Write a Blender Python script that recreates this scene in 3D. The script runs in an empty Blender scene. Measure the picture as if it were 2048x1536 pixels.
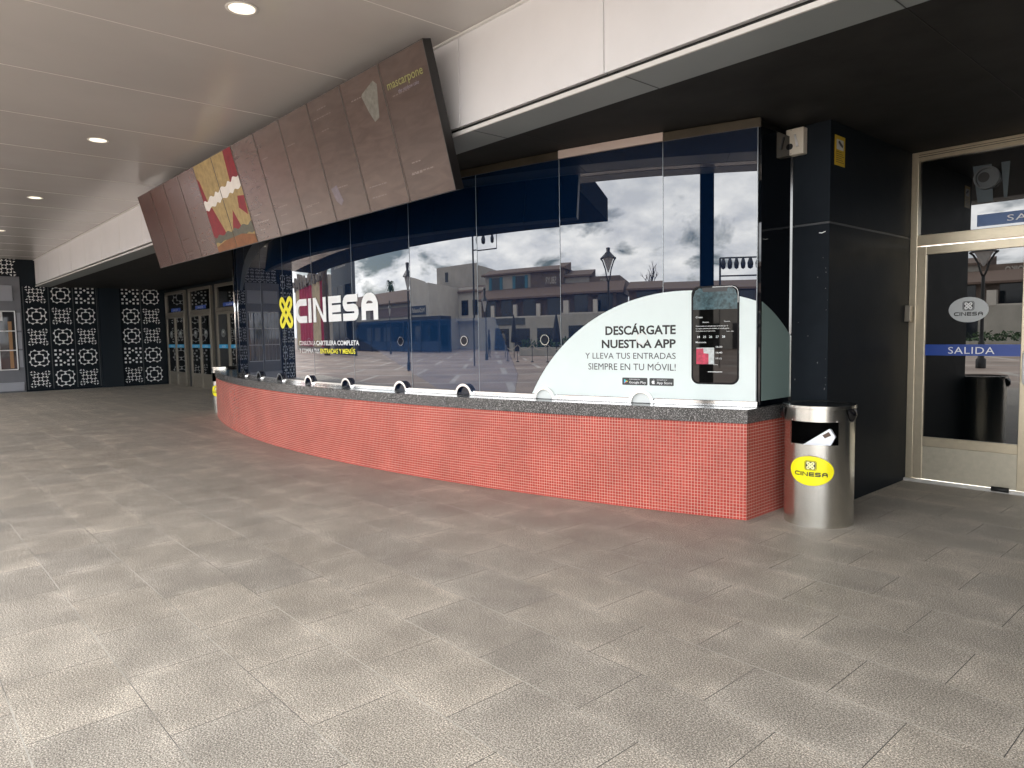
import bpy, bmesh, math, random
from mathutils import Vector, Matrix
random.seed(7)
S = bpy.context.scene
C = S.collection
PI = math.pi

# ------------------------------------------------------------------ camera, sky, sun, exposure
# world frame: X runs to the right along the facade, Y runs into the building, Z is up; the viewer stands at X = Y = 0
cam_d = bpy.data.cameras.new('camera'); cam = bpy.data.objects.new('camera', cam_d); C.objects.link(cam)
cam_d.sensor_fit = 'HORIZONTAL'; cam_d.sensor_width = 36.0; cam_d.lens = 36.0*1420/2048
cam_d.clip_start = 0.05; cam_d.clip_end = 3000
_th = math.radians(41.8); _s, _c = math.sin(_th), math.cos(_th)
def _rotv(v): return Vector((_s*v[0]-_c*v[1], _c*v[0]+_s*v[1], v[2]))
_xr = _rotv((0.99985054, -0.0012326, -0.01724456))       # image right
_yd = _rotv((-0.01728855, -0.07128502, -0.99730615))     # image down
_zf = _rotv((0.0, 0.99745523, -0.07129568))              # viewing direction
m = Matrix.Identity(4)
for i in range(3):
    m[i][0] = _xr[i]; m[i][1] = -_yd[i]; m[i][2] = -_zf[i]
cam.matrix_world = Matrix.Translation((0, 0, 1.5)) @ m
S.camera = cam

SUN_EL, SUN_AZ = math.radians(50), math.radians(278)      # azimuth measured from +Y towards +X
w = bpy.data.worlds.new('World'); S.world = w; w.use_nodes = True
nt = w.node_tree; nt.nodes.clear()
def N(t, ty, **kw):
    n = t.nodes.new(ty)
    for k, v in kw.items(): setattr(n, k, v)
    return n
sky = N(nt, 'ShaderNodeTexSky', sky_type='NISHITA', sun_disc=False, sun_elevation=SUN_EL, sun_rotation=SUN_AZ)
tc = N(nt, 'ShaderNodeTexCoord'); sep = N(nt, 'ShaderNodeSeparateXYZ'); nt.links.new(tc.outputs['Generated'], sep.inputs[0])
mx = N(nt, 'ShaderNodeMath', operation='MAXIMUM'); nt.links.new(sep.outputs[2], mx.inputs[0]); mx.inputs[1].default_value = 0.0
ad = N(nt, 'ShaderNodeMath', operation='ADD'); nt.links.new(mx.outputs[0], ad.inputs[0]); ad.inputs[1].default_value = 0.22
vd = N(nt, 'ShaderNodeVectorMath', operation='DIVIDE'); nt.links.new(tc.outputs['Generated'], vd.inputs[0])
cb = N(nt, 'ShaderNodeCombineXYZ'); nt.links.new(ad.outputs[0], cb.inputs[0]); nt.links.new(ad.outputs[0], cb.inputs[1]); cb.inputs[2].default_value = 1
nt.links.new(cb.outputs[0], vd.inputs[1])
n1 = N(nt, 'ShaderNodeTexNoise'); n1.inputs['Scale'].default_value = 1.7; n1.inputs['Detail'].default_value = 9; n1.inputs['Roughness'].default_value = .58; n1.inputs['Distortion'].default_value = .35
nt.links.new(vd.outputs[0], n1.inputs['Vector'])
n2 = N(nt, 'ShaderNodeTexNoise'); n2.inputs['Scale'].default_value = 3.1; n2.inputs['Detail'].default_value = 8; n2.inputs['Roughness'].default_value = .6
mp = N(nt, 'ShaderNodeMapping'); mp.inputs['Location'].default_value = (4.3, 1.7, 2.2); nt.links.new(vd.outputs[0], mp.inputs[0]); nt.links.new(mp.outputs[0], n2.inputs['Vector'])
r1 = N(nt, 'ShaderNodeValToRGB'); r1.color_ramp.elements[0].position = .36; r1.color_ramp.elements[1].position = .47
nt.links.new(n1.outputs['Fac'], r1.inputs[0])
r2 = N(nt, 'ShaderNodeValToRGB'); r2.color_ramp.elements[0].position = .36; r2.color_ramp.elements[1].position = .66
r2.color_ramp.elements[0].color = (15.5, 16.2, 17.4, 1); r2.color_ramp.elements[1].color = (26, 26, 25.7, 1)
nt.links.new(n2.outputs['Fac'], r2.inputs[0])
# cloud bases overhead are thicker and greyer than the bright band towards the horizon
el = N(nt, 'ShaderNodeMapRange'); el.inputs[1].default_value = .15; el.inputs[2].default_value = .8; el.inputs[3].default_value = 1.1; el.inputs[4].default_value = .85; nt.links.new(sep.outputs[2], el.inputs[0])
cs = N(nt, 'ShaderNodeVectorMath', operation='SCALE'); nt.links.new(r2.outputs[0], cs.inputs[0]); nt.links.new(el.outputs[0], cs.inputs['Scale'])
mixs = N(nt, 'ShaderNodeMix', data_type='RGBA'); nt.links.new(r1.outputs[0], mixs.inputs[0]); nt.links.new(sky.outputs[0], mixs.inputs[6]); nt.links.new(cs.outputs[0], mixs.inputs[7])
bg = N(nt, 'ShaderNodeBackground'); bg.inputs['Strength'].default_value = 0.15; nt.links.new(mixs.outputs[2], bg.inputs[0])
wo = N(nt, 'ShaderNodeOutputWorld'); nt.links.new(bg.outputs[0], wo.inputs[0])

sd = bpy.data.lights.new('sun', 'SUN'); sd.energy = 4.6; sd.angle = math.radians(12); sd.color = (1, .965, .92)
sun = bpy.data.objects.new('sun', sd); C.objects.link(sun)
_sdir = Vector((math.sin(SUN_AZ)*math.cos(SUN_EL), math.cos(SUN_AZ)*math.cos(SUN_EL), math.sin(SUN_EL)))
sun.rotation_euler = _sdir.to_track_quat('Z', 'Y').to_euler(); sun.location = (-8, -20, 30)

S.view_settings.view_transform = 'Standard'; S.view_settings.look = 'None'
S.view_settings.exposure = 1.0; S.view_settings.gamma = 1.0; S.view_settings.use_curve_mapping = False
S.cycles.max_bounces = 8; S.cycles.diffuse_bounces = 5; S.cycles.glossy_bounces = 4; S.cycles.transparent_max_bounces = 8
S.cycles.use_denoising = True; S.cycles.sample_clamp_indirect = 8

# ------------------------------------------------------------------ materials
MATS = {}
def lin(h):
    h = h.lstrip('#'); o = []
    for i in (0, 2, 4):
        v = int(h[i:i+2], 16)/255; o.append(v/12.92 if v <= .04045 else ((v+.055)/1.055)**2.4)
    return (*o, 1)
def setin(b, **kw):
    al = dict(spec='Specular IOR Level', rough='Roughness', metal='Metallic', coat='Coat Weight', coatr='Coat Roughness', emis='Emission Strength', ecol='Emission Color', ior='IOR', aniso='Anisotropic', alpha='Alpha')
    for k, v in kw.items(): b.inputs[al[k]].default_value = v
def mat(name, col, rough=.5, noise=0, nscale=8, bump=0, bscale=60, rvar=0, **kw):
    if name in MATS: return MATS[name]
    mt = bpy.data.materials.new(name); mt.use_nodes = True; t = mt.node_tree; b = t.nodes['Principled BSDF']
    b.inputs['Base Color'].default_value = col if len(col) == 4 else (*col, 1); b.inputs['Roughness'].default_value = rough; setin(b, **kw)
    if noise or bump or rvar:
        tcn = N(t, 'ShaderNodeTexCoord')
        nz = N(t, 'ShaderNodeTexNoise'); nz.inputs['Scale'].default_value = nscale; nz.inputs['Detail'].default_value = 6; nz.inputs['Roughness'].default_value = .62
        t.links.new(tcn.outputs['Object'], nz.inputs['Vector'])
        if noise:
            mr = N(t, 'ShaderNodeMapRange'); mr.inputs[1].default_value = .3; mr.inputs[2].default_value = .7; mr.inputs[3].default_value = 1-noise; mr.inputs[4].default_value = 1+noise
            t.links.new(nz.outputs['Fac'], mr.inputs[0])
            vm = N(t, 'ShaderNodeVectorMath', operation='SCALE'); vm.inputs[0].default_value = tuple(b.inputs['Base Color'].default_value)[:3]
            t.links.new(mr.outputs[0], vm.inputs['Scale']); t.links.new(vm.outputs[0], b.inputs['Base Color'])
        if rvar:
            mr2 = N(t, 'ShaderNodeMapRange'); mr2.inputs[1].default_value = .3; mr2.inputs[2].default_value = .7; mr2.inputs[3].default_value = max(.02, rough-rvar); mr2.inputs[4].default_value = rough+rvar
            t.links.new(nz.outputs['Fac'], mr2.inputs[0]); t.links.new(mr2.outputs[0], b.inputs['Roughness'])
        if bump:
            n3 = N(t, 'ShaderNodeTexNoise'); n3.inputs['Scale'].default_value = bscale; n3.inputs['Detail'].default_value = 4
            t.links.new(tcn.outputs['Object'], n3.inputs['Vector'])
            bp = N(t, 'ShaderNodeBump'); bp.inputs['Strength'].default_value = bump; bp.inputs['Distance'].default_value = .01
            t.links.new(n3.outputs['Fac'], bp.inputs['Height']); t.links.new(bp.outputs[0], b.inputs['Normal'])
    MATS[name] = mt
    return mt

def granite_floor():
    mt = bpy.data.materials.new('granite_paving'); mt.use_nodes = True; t = mt.node_tree; b = t.nodes['Principled BSDF']
    L = t.links.new
    tcn = N(t, 'ShaderNodeTexCoord'); mp_ = N(t, 'ShaderNodeMapping'); L(tcn.outputs['Object'], mp_.inputs[0])
    mp_.inputs['Location'].default_value = (1.57+62*.62, -2.0+.418*40+.003, 0)
    def brick(mortar, smooth, c1, c2, cm):
        br = N(t, 'ShaderNodeTexBrick', offset=.5, offset_frequency=2, squash=1); br.inputs['Scale'].default_value = 1
        br.inputs['Brick Width'].default_value = .62; br.inputs['Row Height'].default_value = .418
        br.inputs['Mortar Size'].default_value = mortar; br.inputs['Mortar Smooth'].default_value = smooth
        br.inputs['Color1'].default_value = c1; br.inputs['Color2'].default_value = c2; br.inputs['Mortar'].default_value = cm; br.inputs['Bias'].default_value = 0
        L(mp_.outputs[0], br.inputs['Vector']); return br
    br = brick(.0022, .3, (.93, .935, .93, 1), (1.06, 1.05, 1.02, 1), (1, 1, 1, 1))
    brw = brick(.11, 1.0, (0, 0, 0, 1), (0, 0, 0, 1), (1, 1, 1, 1))
    def noise(scale, det=3, rough=.6, vec=None):
        nz = N(t, 'ShaderNodeTexNoise'); nz.inputs['Scale'].default_value = scale; nz.inputs['Detail'].default_value = det; nz.inputs['Roughness'].default_value = rough
        L(tcn.outputs['Object'] if vec is None else vec, nz.inputs['Vector']); return nz
    def mr(src, a, b_, c, d):
        q = N(t, 'ShaderNodeMapRange'); q.inputs[1].default_value = a; q.inputs[2].default_value = b_; q.inputs[3].default_value = c; q.inputs[4].default_value = d
        L(src, q.inputs[0]); return q
    def math_(op, a, b_):
        q = N(t, 'ShaderNodeMath', operation=op)
        for i, v in enumerate((a, b_)):
            if isinstance(v, (int, float)): q.inputs[i].default_value = v
            else: L(v, q.inputs[i])
        return q.outputs[0]
    sp = noise(150, 4, .85)
    spr = N(t, 'ShaderNodeValToRGB'); e = spr.color_ramp.elements
    e[0].position = .40; e[0].color = (.095, .085, .074, 1); e[1].position = .61; e[1].color = (.84, .77, .67, 1)
    k = spr.color_ramp.elements.new(.5); k.color = (.312, .274, .232, 1)
    L(sp.outputs['Fac'], spr.inputs[0])
    # per slab tint, dusty slab edges, large stains
    st = noise(.55, 5, .6); st2 = noise(2.6, 6, .65)
    stv = mr(st.outputs['Fac'], .32, .68, .90, 1.10); st2v = mr(st2.outputs['Fac'], .32, .68, .84, 1.18)
    ed = math_('MULTIPLY', brw.outputs['Fac'], mr(st2.outputs['Fac'], .42, .66, 0, .28).outputs[0])
    f = math_('MULTIPLY', stv.outputs[0], st2v.outputs[0]); f = math_('ADD', f, ed)
    v1 = N(t, 'ShaderNodeVectorMath', operation='MULTIPLY'); L(spr.outputs[0], v1.inputs[0]); L(br.outputs['Color'], v1.inputs[1])
    v2 = N(t, 'ShaderNodeVectorMath', operation='SCALE'); L(v1.outputs[0], v2.inputs[0]); L(f, v2.inputs['Scale'])
    # joints: some full of pale dust, some dark
    jn = noise(.9, 3, .6)
    jr = N(t, 'ShaderNodeValToRGB'); jr.color_ramp.elements[0].position = .44; jr.color_ramp.elements[0].color = (.05, .047, .043, 1); jr.color_ramp.elements[1].position = .56; jr.color_ramp.elements[1].color = (.42, .40, .36, 1)
    L(jn.outputs['Fac'], jr.inputs[0])
    jm = mr(st2.outputs['Fac'], .36, .5, .25, 1.0)
    jf = math_('MULTIPLY', br.outputs['Fac'], jm.outputs[0])
    sx = N(t, 'ShaderNodeSeparateXYZ'); L(mp_.outputs[0], sx.inputs[0])
    fr_ = math_('FRACT', math_('DIVIDE', sx.outputs[1], .418), 0); fd_ = math_('ABSOLUTE', math_('SUBTRACT', fr_, .5), 0)
    row = mr(fd_, .4915, .4955, 0, 1); rj = math_('MULTIPLY', row.outputs[0], mr(jn.outputs['Fac'], .40, .56, .12, .85).outputs[0])
    mixc = N(t, 'ShaderNodeMix', data_type='RGBA'); L(jf, mixc.inputs[0]); L(v2.outputs[0], mixc.inputs[6]); mixc.inputs[7].default_value = (.05, .046, .042, 1)
    mixr = N(t, 'ShaderNodeMix', data_type='RGBA'); L(rj, mixr.inputs[0]); L(mixc.outputs[2], mixr.inputs[6]); mixr.inputs[7].default_value = (.60, .56, .49, 1)
    # chewing gum and grit spots
    vo = N(t, 'ShaderNodeTexVoronoi'); vo.inputs['Scale'].default_value = 1.9; L(tcn.outputs['Object'], vo.inputs['Vector'])
    vs = mr(vo.outputs['Distance'], .010, .024, .8, 0)
    mix2 = N(t, 'ShaderNodeMix', data_type='RGBA'); L(vs.outputs[0], mix2.inputs[0]); L(mixr.outputs[2], mix2.inputs[6]); mix2.inputs[7].default_value = (.03, .028, .026, 1)
    L(mix2.outputs[2], b.inputs['Base Color'])
    rg = mr(st2.outputs['Fac'], .3, .7, .46, .62); L(rg.outputs[0], b.inputs['Roughness']); b.inputs['Specular IOR Level'].default_value = .3
    hb = math_('SUBTRACT', sp.outputs['Fac'], math_('MULTIPLY', br.outputs['Fac'], 1.2))
    bp = N(t, 'ShaderNodeBump'); bp.inputs['Strength'].default_value = .2; bp.inputs['Distance'].default_value = .003; L(hb, bp.inputs['Height']); L(bp.outputs[0], b.inputs['Normal'])
    return mt

def plaza_mat():
    mt = bpy.data.materials.new('plaza_pavers'); mt.use_nodes = True; t = mt.node_tree; b = t.nodes['Principled BSDF']; L = t.links.new
    tcn = N(t, 'ShaderNodeTexCoord')
    br = N(t, 'ShaderNodeTexBrick', offset=.5); br.inputs['Scale'].default_value = 1; br.inputs['Brick Width'].default_value = 6; br.inputs['Row Height'].default_value = 4.5
    br.inputs['Mortar Size'].default_value = .16; br.inputs['Color1'].default_value = (.26, .195, .16, 1); br.inputs['Color2'].default_value = (.32, .25, .205, 1); br.inputs['Mortar'].default_value = (.46, .42, .37, 1)
    mp_ = N(t, 'ShaderNodeMapping'); mp_.inputs['Rotation'].default_value = (0, 0, .5); L(tcn.outputs['Object'], mp_.inputs[0]); L(mp_.outputs[0], br.inputs['Vector'])
    nz = N(t, 'ShaderNodeTexNoise'); nz.inputs['Scale'].default_value = .35; nz.inputs['Detail'].default_value = 8; L(tcn.outputs['Object'], nz.inputs['Vector'])
    q = N(t, 'ShaderNodeMapRange'); q.inputs[1].default_value = .3; q.inputs[2].default_value = .7; q.inputs[3].default_value = .65; q.inputs[4].default_value = 1.25; L(nz.outputs['Fac'], q.inputs[0])
    vm = N(t, 'ShaderNodeVectorMath', operation='SCALE'); L(br.outputs['Color'], vm.inputs[0]); L(q.outputs[0], vm.inputs['Scale'])
    L(vm.outputs[0], b.inputs['Base Color']); b.inputs['Roughness'].default_value = .6
    return mt

def mosaic_mat():
    mt = bpy.data.materials.new('red_mosaic'); mt.use_nodes = True; t = mt.node_tree; b = t.nodes['Principled BSDF']; L = t.links.new
    uv = N(t, 'ShaderNodeUVMap')
    br = N(t, 'ShaderNodeTexBrick', offset=0, squash=1); br.inputs['Scale'].default_value = 1; br.inputs['Brick Width'].default_value = .02555; br.inputs['Row Height'].default_value = .02555
    br.inputs['Mortar Size'].default_value = .0019; br.inputs['Mortar Smooth'].default_value = .25
    br.inputs['Color1'].default_value = (.35, .037, .026, 1); br.inputs['Color2'].default_value = (.44, .054, .038, 1); br.inputs['Mortar'].default_value = (.60, .37, .295, 1)
    L(uv.outputs[0], br.inputs['Vector'])
    nz = N(t, 'ShaderNodeTexNoise'); nz.inputs['Scale'].default_value = 2.2; nz.inputs['Detail'].default_value = 6
    tcn = N(t, 'ShaderNodeTexCoord'); L(tcn.outputs['Object'], nz.inputs['Vector'])
    q = N(t, 'ShaderNodeMapRange'); q.inputs[1].default_value = .3; q.inputs[2].default_value = .7; q.inputs[3].default_value = .88; q.inputs[4].default_value = 1.12; L(nz.outputs['Fac'], q.inputs[0])
    vm = N(t, 'ShaderNodeVectorMath', operation='SCALE'); L(br.outputs['Color'], vm.inputs[0]); L(q.outputs[0], vm.inputs['Scale']); L(vm.outputs[0], b.inputs['Base Color'])
    r = N(t, 'ShaderNodeMapRange'); r.inputs[3].default_value = .22; r.inputs[4].default_value = .75; L(br.outputs['Fac'], r.inputs[0]); L(r.outputs[0], b.inputs['Roughness'])
    bp = N(t, 'ShaderNodeBump', invert=True); bp.inputs['Strength'].default_value = .5; bp.inputs['Distance'].default_value = .0015; L(br.outputs['Fac'], bp.inputs['Height']); L(bp.outputs[0], b.inputs['Normal'])
    return mt

def terrazzo_mat():
    mt = bpy.data.materials.new('black_terrazzo'); mt.use_nodes = True; t = mt.node_tree; b = t.nodes['Principled BSDF']; L = t.links.new
    tcn = N(t, 'ShaderNodeTexCoord')
    vo = N(t, 'ShaderNodeTexVoronoi'); vo.inputs['Scale'].default_value = 75; L(tcn.outputs['Object'], vo.inputs['Vector'])
    r = N(t, 'ShaderNodeValToRGB'); e = r.color_ramp.elements; e[0].position = .13; e[0].color = (.45, .44, .42, 1); e[1].position = .2; e[1].color = (.05, .048, .047, 1)
    L(vo.outputs['Distance'], r.inputs[0])
    nz = N(t, 'ShaderNodeTexNoise'); nz.inputs['Scale'].default_value = 120; nz.inputs['Detail'].default_value = 2; L(tcn.outputs['Object'], nz.inputs['Vector'])
    r2 = N(t, 'ShaderNodeValToRGB'); r2.color_ramp.elements[0].position = .52; r2.color_ramp.elements[0].color = (0, 0, 0, 1); r2.color_ramp.elements[1].position = .66; r2.color_ramp.elements[1].color = (.26, .25, .245, 1); L(nz.outputs['Fac'], r2.inputs[0])
    a = N(t, 'ShaderNodeVectorMath', operation='ADD'); L(r.outputs[0], a.inputs[0]); L(r2.outputs[0], a.inputs[1]); L(a.outputs[0], b.inputs['Base Color'])
    b.inputs['Roughness'].default_value = .16
    return mt

def ceiling_mat():
    mt = bpy.data.materials.new('beige_metal_ceiling'); mt.use_nodes = True; t = mt.node_tree; b = t.nodes['Principled BSDF']; L = t.links.new
    tcn = N(t, 'ShaderNodeTexCoord'); nz = N(t, 'ShaderNodeTexNoise'); nz.inputs['Scale'].default_value = .7; nz.inputs['Detail'].default_value = 4; L(tcn.outputs['Object'], nz.inputs['Vector'])
    q = N(t, 'ShaderNodeMapRange'); q.inputs[1].default_value = .3; q.inputs[2].default_value = .7; q.inputs[3].default_value = .94; q.inputs[4].default_value = 1.05; L(nz.outputs['Fac'], q.inputs[0])
    vm = N(t, 'ShaderNodeVectorMath', operation='SCALE'); vm.inputs[0].default_value = (.53, .505, .485); L(q.outputs[0], vm.inputs['Scale']); L(vm.outputs[0], b.inputs['Base Color'])
    b.inputs['Roughness'].default_value = .2; b.inputs['Specular IOR Level'].default_value = .55
    bp = N(t, 'ShaderNodeBump'); bp.inputs['Strength'].default_value = .06; bp.inputs['Distance'].default_value = .05; L(nz.outputs['Fac'], bp.inputs['Height']); L(bp.outputs[0], b.inputs['Normal'])
    return mt

def screen_mat():
    mt = bpy.data.materials.new('dark_screen'); mt.use_nodes = True; t = mt.node_tree; b = t.nodes['Principled BSDF']; L = t.links.new
    tcn = N(t, 'ShaderNodeTexCoord'); mp_ = N(t, 'ShaderNodeMapping'); mp_.inputs['Scale'].default_value = (2.5, 1, 9); L(tcn.outputs['Object'], mp_.inputs[0])
    oi = N(t, 'ShaderNodeObjectInfo'); ov = N(t, 'ShaderNodeVectorMath', operation='SCALE'); ov.inputs[0].default_value = (31, 17, 23); L(oi.outputs['Random'], ov.inputs['Scale']); L(ov.outputs[0], mp_.inputs['Location'])
    nz = N(t, 'ShaderNodeTexNoise'); nz.inputs['Scale'].default_value = 1.3; nz.inputs['Detail'].default_value = 5; nz.inputs['Distortion'].default_value = 1.2; L(mp_.outputs[0], nz.inputs['Vector'])
    r = N(t, 'ShaderNodeValToRGB'); e = r.color_ramp.elements; e[0].position = .35; e[0].color = (.066, .042, .034, 1); e[1].position = .72; e[1].color = (.100, .069, .058, 1); L(nz.outputs['Fac'], r.inputs[0])
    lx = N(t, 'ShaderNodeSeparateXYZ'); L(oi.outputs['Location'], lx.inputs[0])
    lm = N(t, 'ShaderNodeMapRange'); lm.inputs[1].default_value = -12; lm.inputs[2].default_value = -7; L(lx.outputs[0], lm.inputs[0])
    tm = N(t, 'ShaderNodeMix', data_type='RGBA'); tm.inputs[6].default_value = (1.05, .62, .52, 1); tm.inputs[7].default_value = (.90, .83, .75, 1); L(lm.outputs[0], tm.inputs[0])  # reddish reflection painted in, stronger on screens towards the far left
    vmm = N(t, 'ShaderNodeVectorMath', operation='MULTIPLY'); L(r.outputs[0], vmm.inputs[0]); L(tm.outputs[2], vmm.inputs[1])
    rv = N(t, 'ShaderNodeMapRange'); rv.inputs[3].default_value = .88; rv.inputs[4].default_value = 1.12; L(oi.outputs['Random'], rv.inputs[0])
    vms = N(t, 'ShaderNodeVectorMath', operation='SCALE'); L(vmm.outputs[0], vms.inputs[0]); L(rv.outputs[0], vms.inputs['Scale'])
    L(vms.outputs[0], b.inputs['Base Color']); b.inputs['Roughness'].default_value = .22; b.inputs['Specular IOR Level'].default_value = .4
    n3 = N(t, 'ShaderNodeTexNoise'); n3.inputs['Scale'].default_value = 4.5; L(tcn.outputs['Object'], n3.inputs['Vector'])
    bp = N(t, 'ShaderNodeBump'); bp.inputs['Strength'].default_value = .015; bp.inputs['Distance'].default_value = .02; L(n3.outputs['Fac'], bp.inputs['Height']); L(bp.outputs[0], b.inputs['Normal'])
    return mt

def brushed_mat():
    mt = bpy.data.materials.new('brushed_steel'); mt.use_nodes = True; t = mt.node_tree; b = t.nodes['Principled BSDF']; L = t.links.new
    b.inputs['Metallic'].default_value = 1; b.inputs['Base Color'].default_value = (.66, .645, .60, 1)
    tcn = N(t, 'ShaderNodeTexCoord'); mp_ = N(t, 'ShaderNodeMapping'); mp_.inputs['Scale'].default_value = (60, 60, 1.1); L(tcn.outputs['Object'], mp_.inputs[0])
    nz = N(t, 'ShaderNodeTexNoise'); nz.inputs['Scale'].default_value = 2; nz.inputs['Detail'].default_value = 5; L(mp_.outputs[0], nz.inputs['Vector'])
    q = N(t, 'ShaderNodeMapRange'); q.inputs[1].default_value = .3; q.inputs[2].default_value = .7; q.inputs[3].default_value = .20; q.inputs[4].default_value = .27; L(nz.outputs['Fac'], q.inputs[0]); L(q.outputs[0], b.inputs['Roughness'])
    bp = N(t, 'ShaderNodeBump'); bp.inputs['Strength'].default_value = .04; bp.inputs['Distance'].default_value = .001; L(nz.outputs['Fac'], bp.inputs['Height']); L(bp.outputs[0], b.inputs['Normal'])
    return mt

def tile_mat(name, c1, c2, sx=3.2):
    mt = bpy.data.materials.new(name); mt.use_nodes = True; t = mt.node_tree; b = t.nodes['Principled BSDF']; L = t.links.new
    tcn = N(t, 'ShaderNodeTexCoord'); wv = N(t, 'ShaderNodeTexWave', bands_direction='X'); wv.inputs['Scale'].default_value = sx; wv.inputs['Distortion'].default_value = .4; L(tcn.outputs['Object'], wv.inputs['Vector'])
    r = N(t, 'ShaderNodeValToRGB'); r.color_ramp.elements[0].color = c1; r.color_ramp.elements[1].color = c2; L(wv.outputs['Fac'], r.inputs[0]); L(r.outputs[0], b.inputs['Base Color']); b.inputs['Roughness'].default_value = .85
    return mt

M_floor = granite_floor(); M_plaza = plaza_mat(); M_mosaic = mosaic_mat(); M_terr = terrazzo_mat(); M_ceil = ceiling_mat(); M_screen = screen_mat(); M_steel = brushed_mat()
M_seam = mat('seam_strip', (.66, .63, .60), .4)
M_fascia = mat('white_fascia_metal', (.77, .765, .775), .38, noise=.04, nscale=1.2, spec=.5)
M_lip = mat('pale_lip', (.72, .71, .69), .35)
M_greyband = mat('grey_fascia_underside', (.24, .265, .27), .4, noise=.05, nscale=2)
M_soffit = mat('black_soffit', (.025, .025, .0245), .6, noise=.3, nscale=2.2, bump=.05, bscale=9, spec=.12)
M_dark = mat('blue_black_paint', (.0115, .015, .0195), .5, noise=.12, nscale=5, bump=.06, bscale=30, rvar=.03, spec=.06)
M_groove = mat('groove_paint', (.045, .05, .054), .5)
M_panel = mat('dark_panel', (.008, .012, .016), .32, noise=.15, nscale=3, spec=.15)
M_motif = mat('pale_motif_print', (.74, .75, .74), .5)
M_glass = mat('navy_backed_glass', (.0013, .0072, .0235), .0, spec=.5, ior=1.86)
M_chrome = mat('chrome', (.78, .78, .77), .1, metal=1)
M_bronze = mat('bronze_trim', (.085, .07, .05), .35, metal=.6, noise=.2, nscale=6)
M_pinktrim = mat('pale_pink_trim', (.52, .42, .37), .5)
M_aqua = mat('pale_aqua_film', (.70, .785, .775), .12, noise=.03, nscale=2, spec=.5)
M_black = mat('black_print', (.006, .006, .006), .35)
M_greyprint = mat('dark_grey_print', (.035, .038, .04), .35)
M_white = mat('white_print', (.80, .82, .82), .4)
M_yellow = mat('yellow_print', (.86, .78, .02), .35)
M_blue = mat('blue_band', (.012, .055, .30), .35)
M_cyan = mat('light_blue_band', (.02, .30, .58), .35)
M_lblue = mat('pale_blue_band', (.07, .14, .32), .35)
M_alu = mat('champagne_aluminium', (.58, .505, .37), .3, metal=.6, noise=.06, nscale=14)
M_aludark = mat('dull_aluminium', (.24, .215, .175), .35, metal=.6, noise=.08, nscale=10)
M_doorglass = mat('dark_door_glass', (.0015, .0022, .0025), .0, spec=.5, ior=1.9)
M_rubber = mat('black_rubber', (.01, .01, .01), .6)
M_bag = mat('black_bin_bag', (.008, .008, .009), .22, bump=.9, bscale=28, spec=.6)
M_cream = mat('cream_plastic', (.62, .57, .48), .4)
M_paper = mat('white_carton', (.80, .82, .88), .5)
M_brown = mat('brown_print', (.10, .06, .04), .5)
M_greyshop = mat('grey_shop_paint', (.15, .155, .17), .35, noise=.05, nscale=3)
M_greylight = mat('light_grey_panel', (.30, .31, .34), .3)
M_shopglass = mat('shop_glass', (.035, .035, .038), .03, spec=.8)
M_whiteframe = mat('white_frame', (.70, .70, .70), .4)
M_lampglass = mat('downlight_glow', (.85, .80, .68), .4, emis=.75, ecol=(1, .9, .72, 1))
M_lamprim = mat('white_downlight_rim', (.80, .78, .74), .4)

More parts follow.
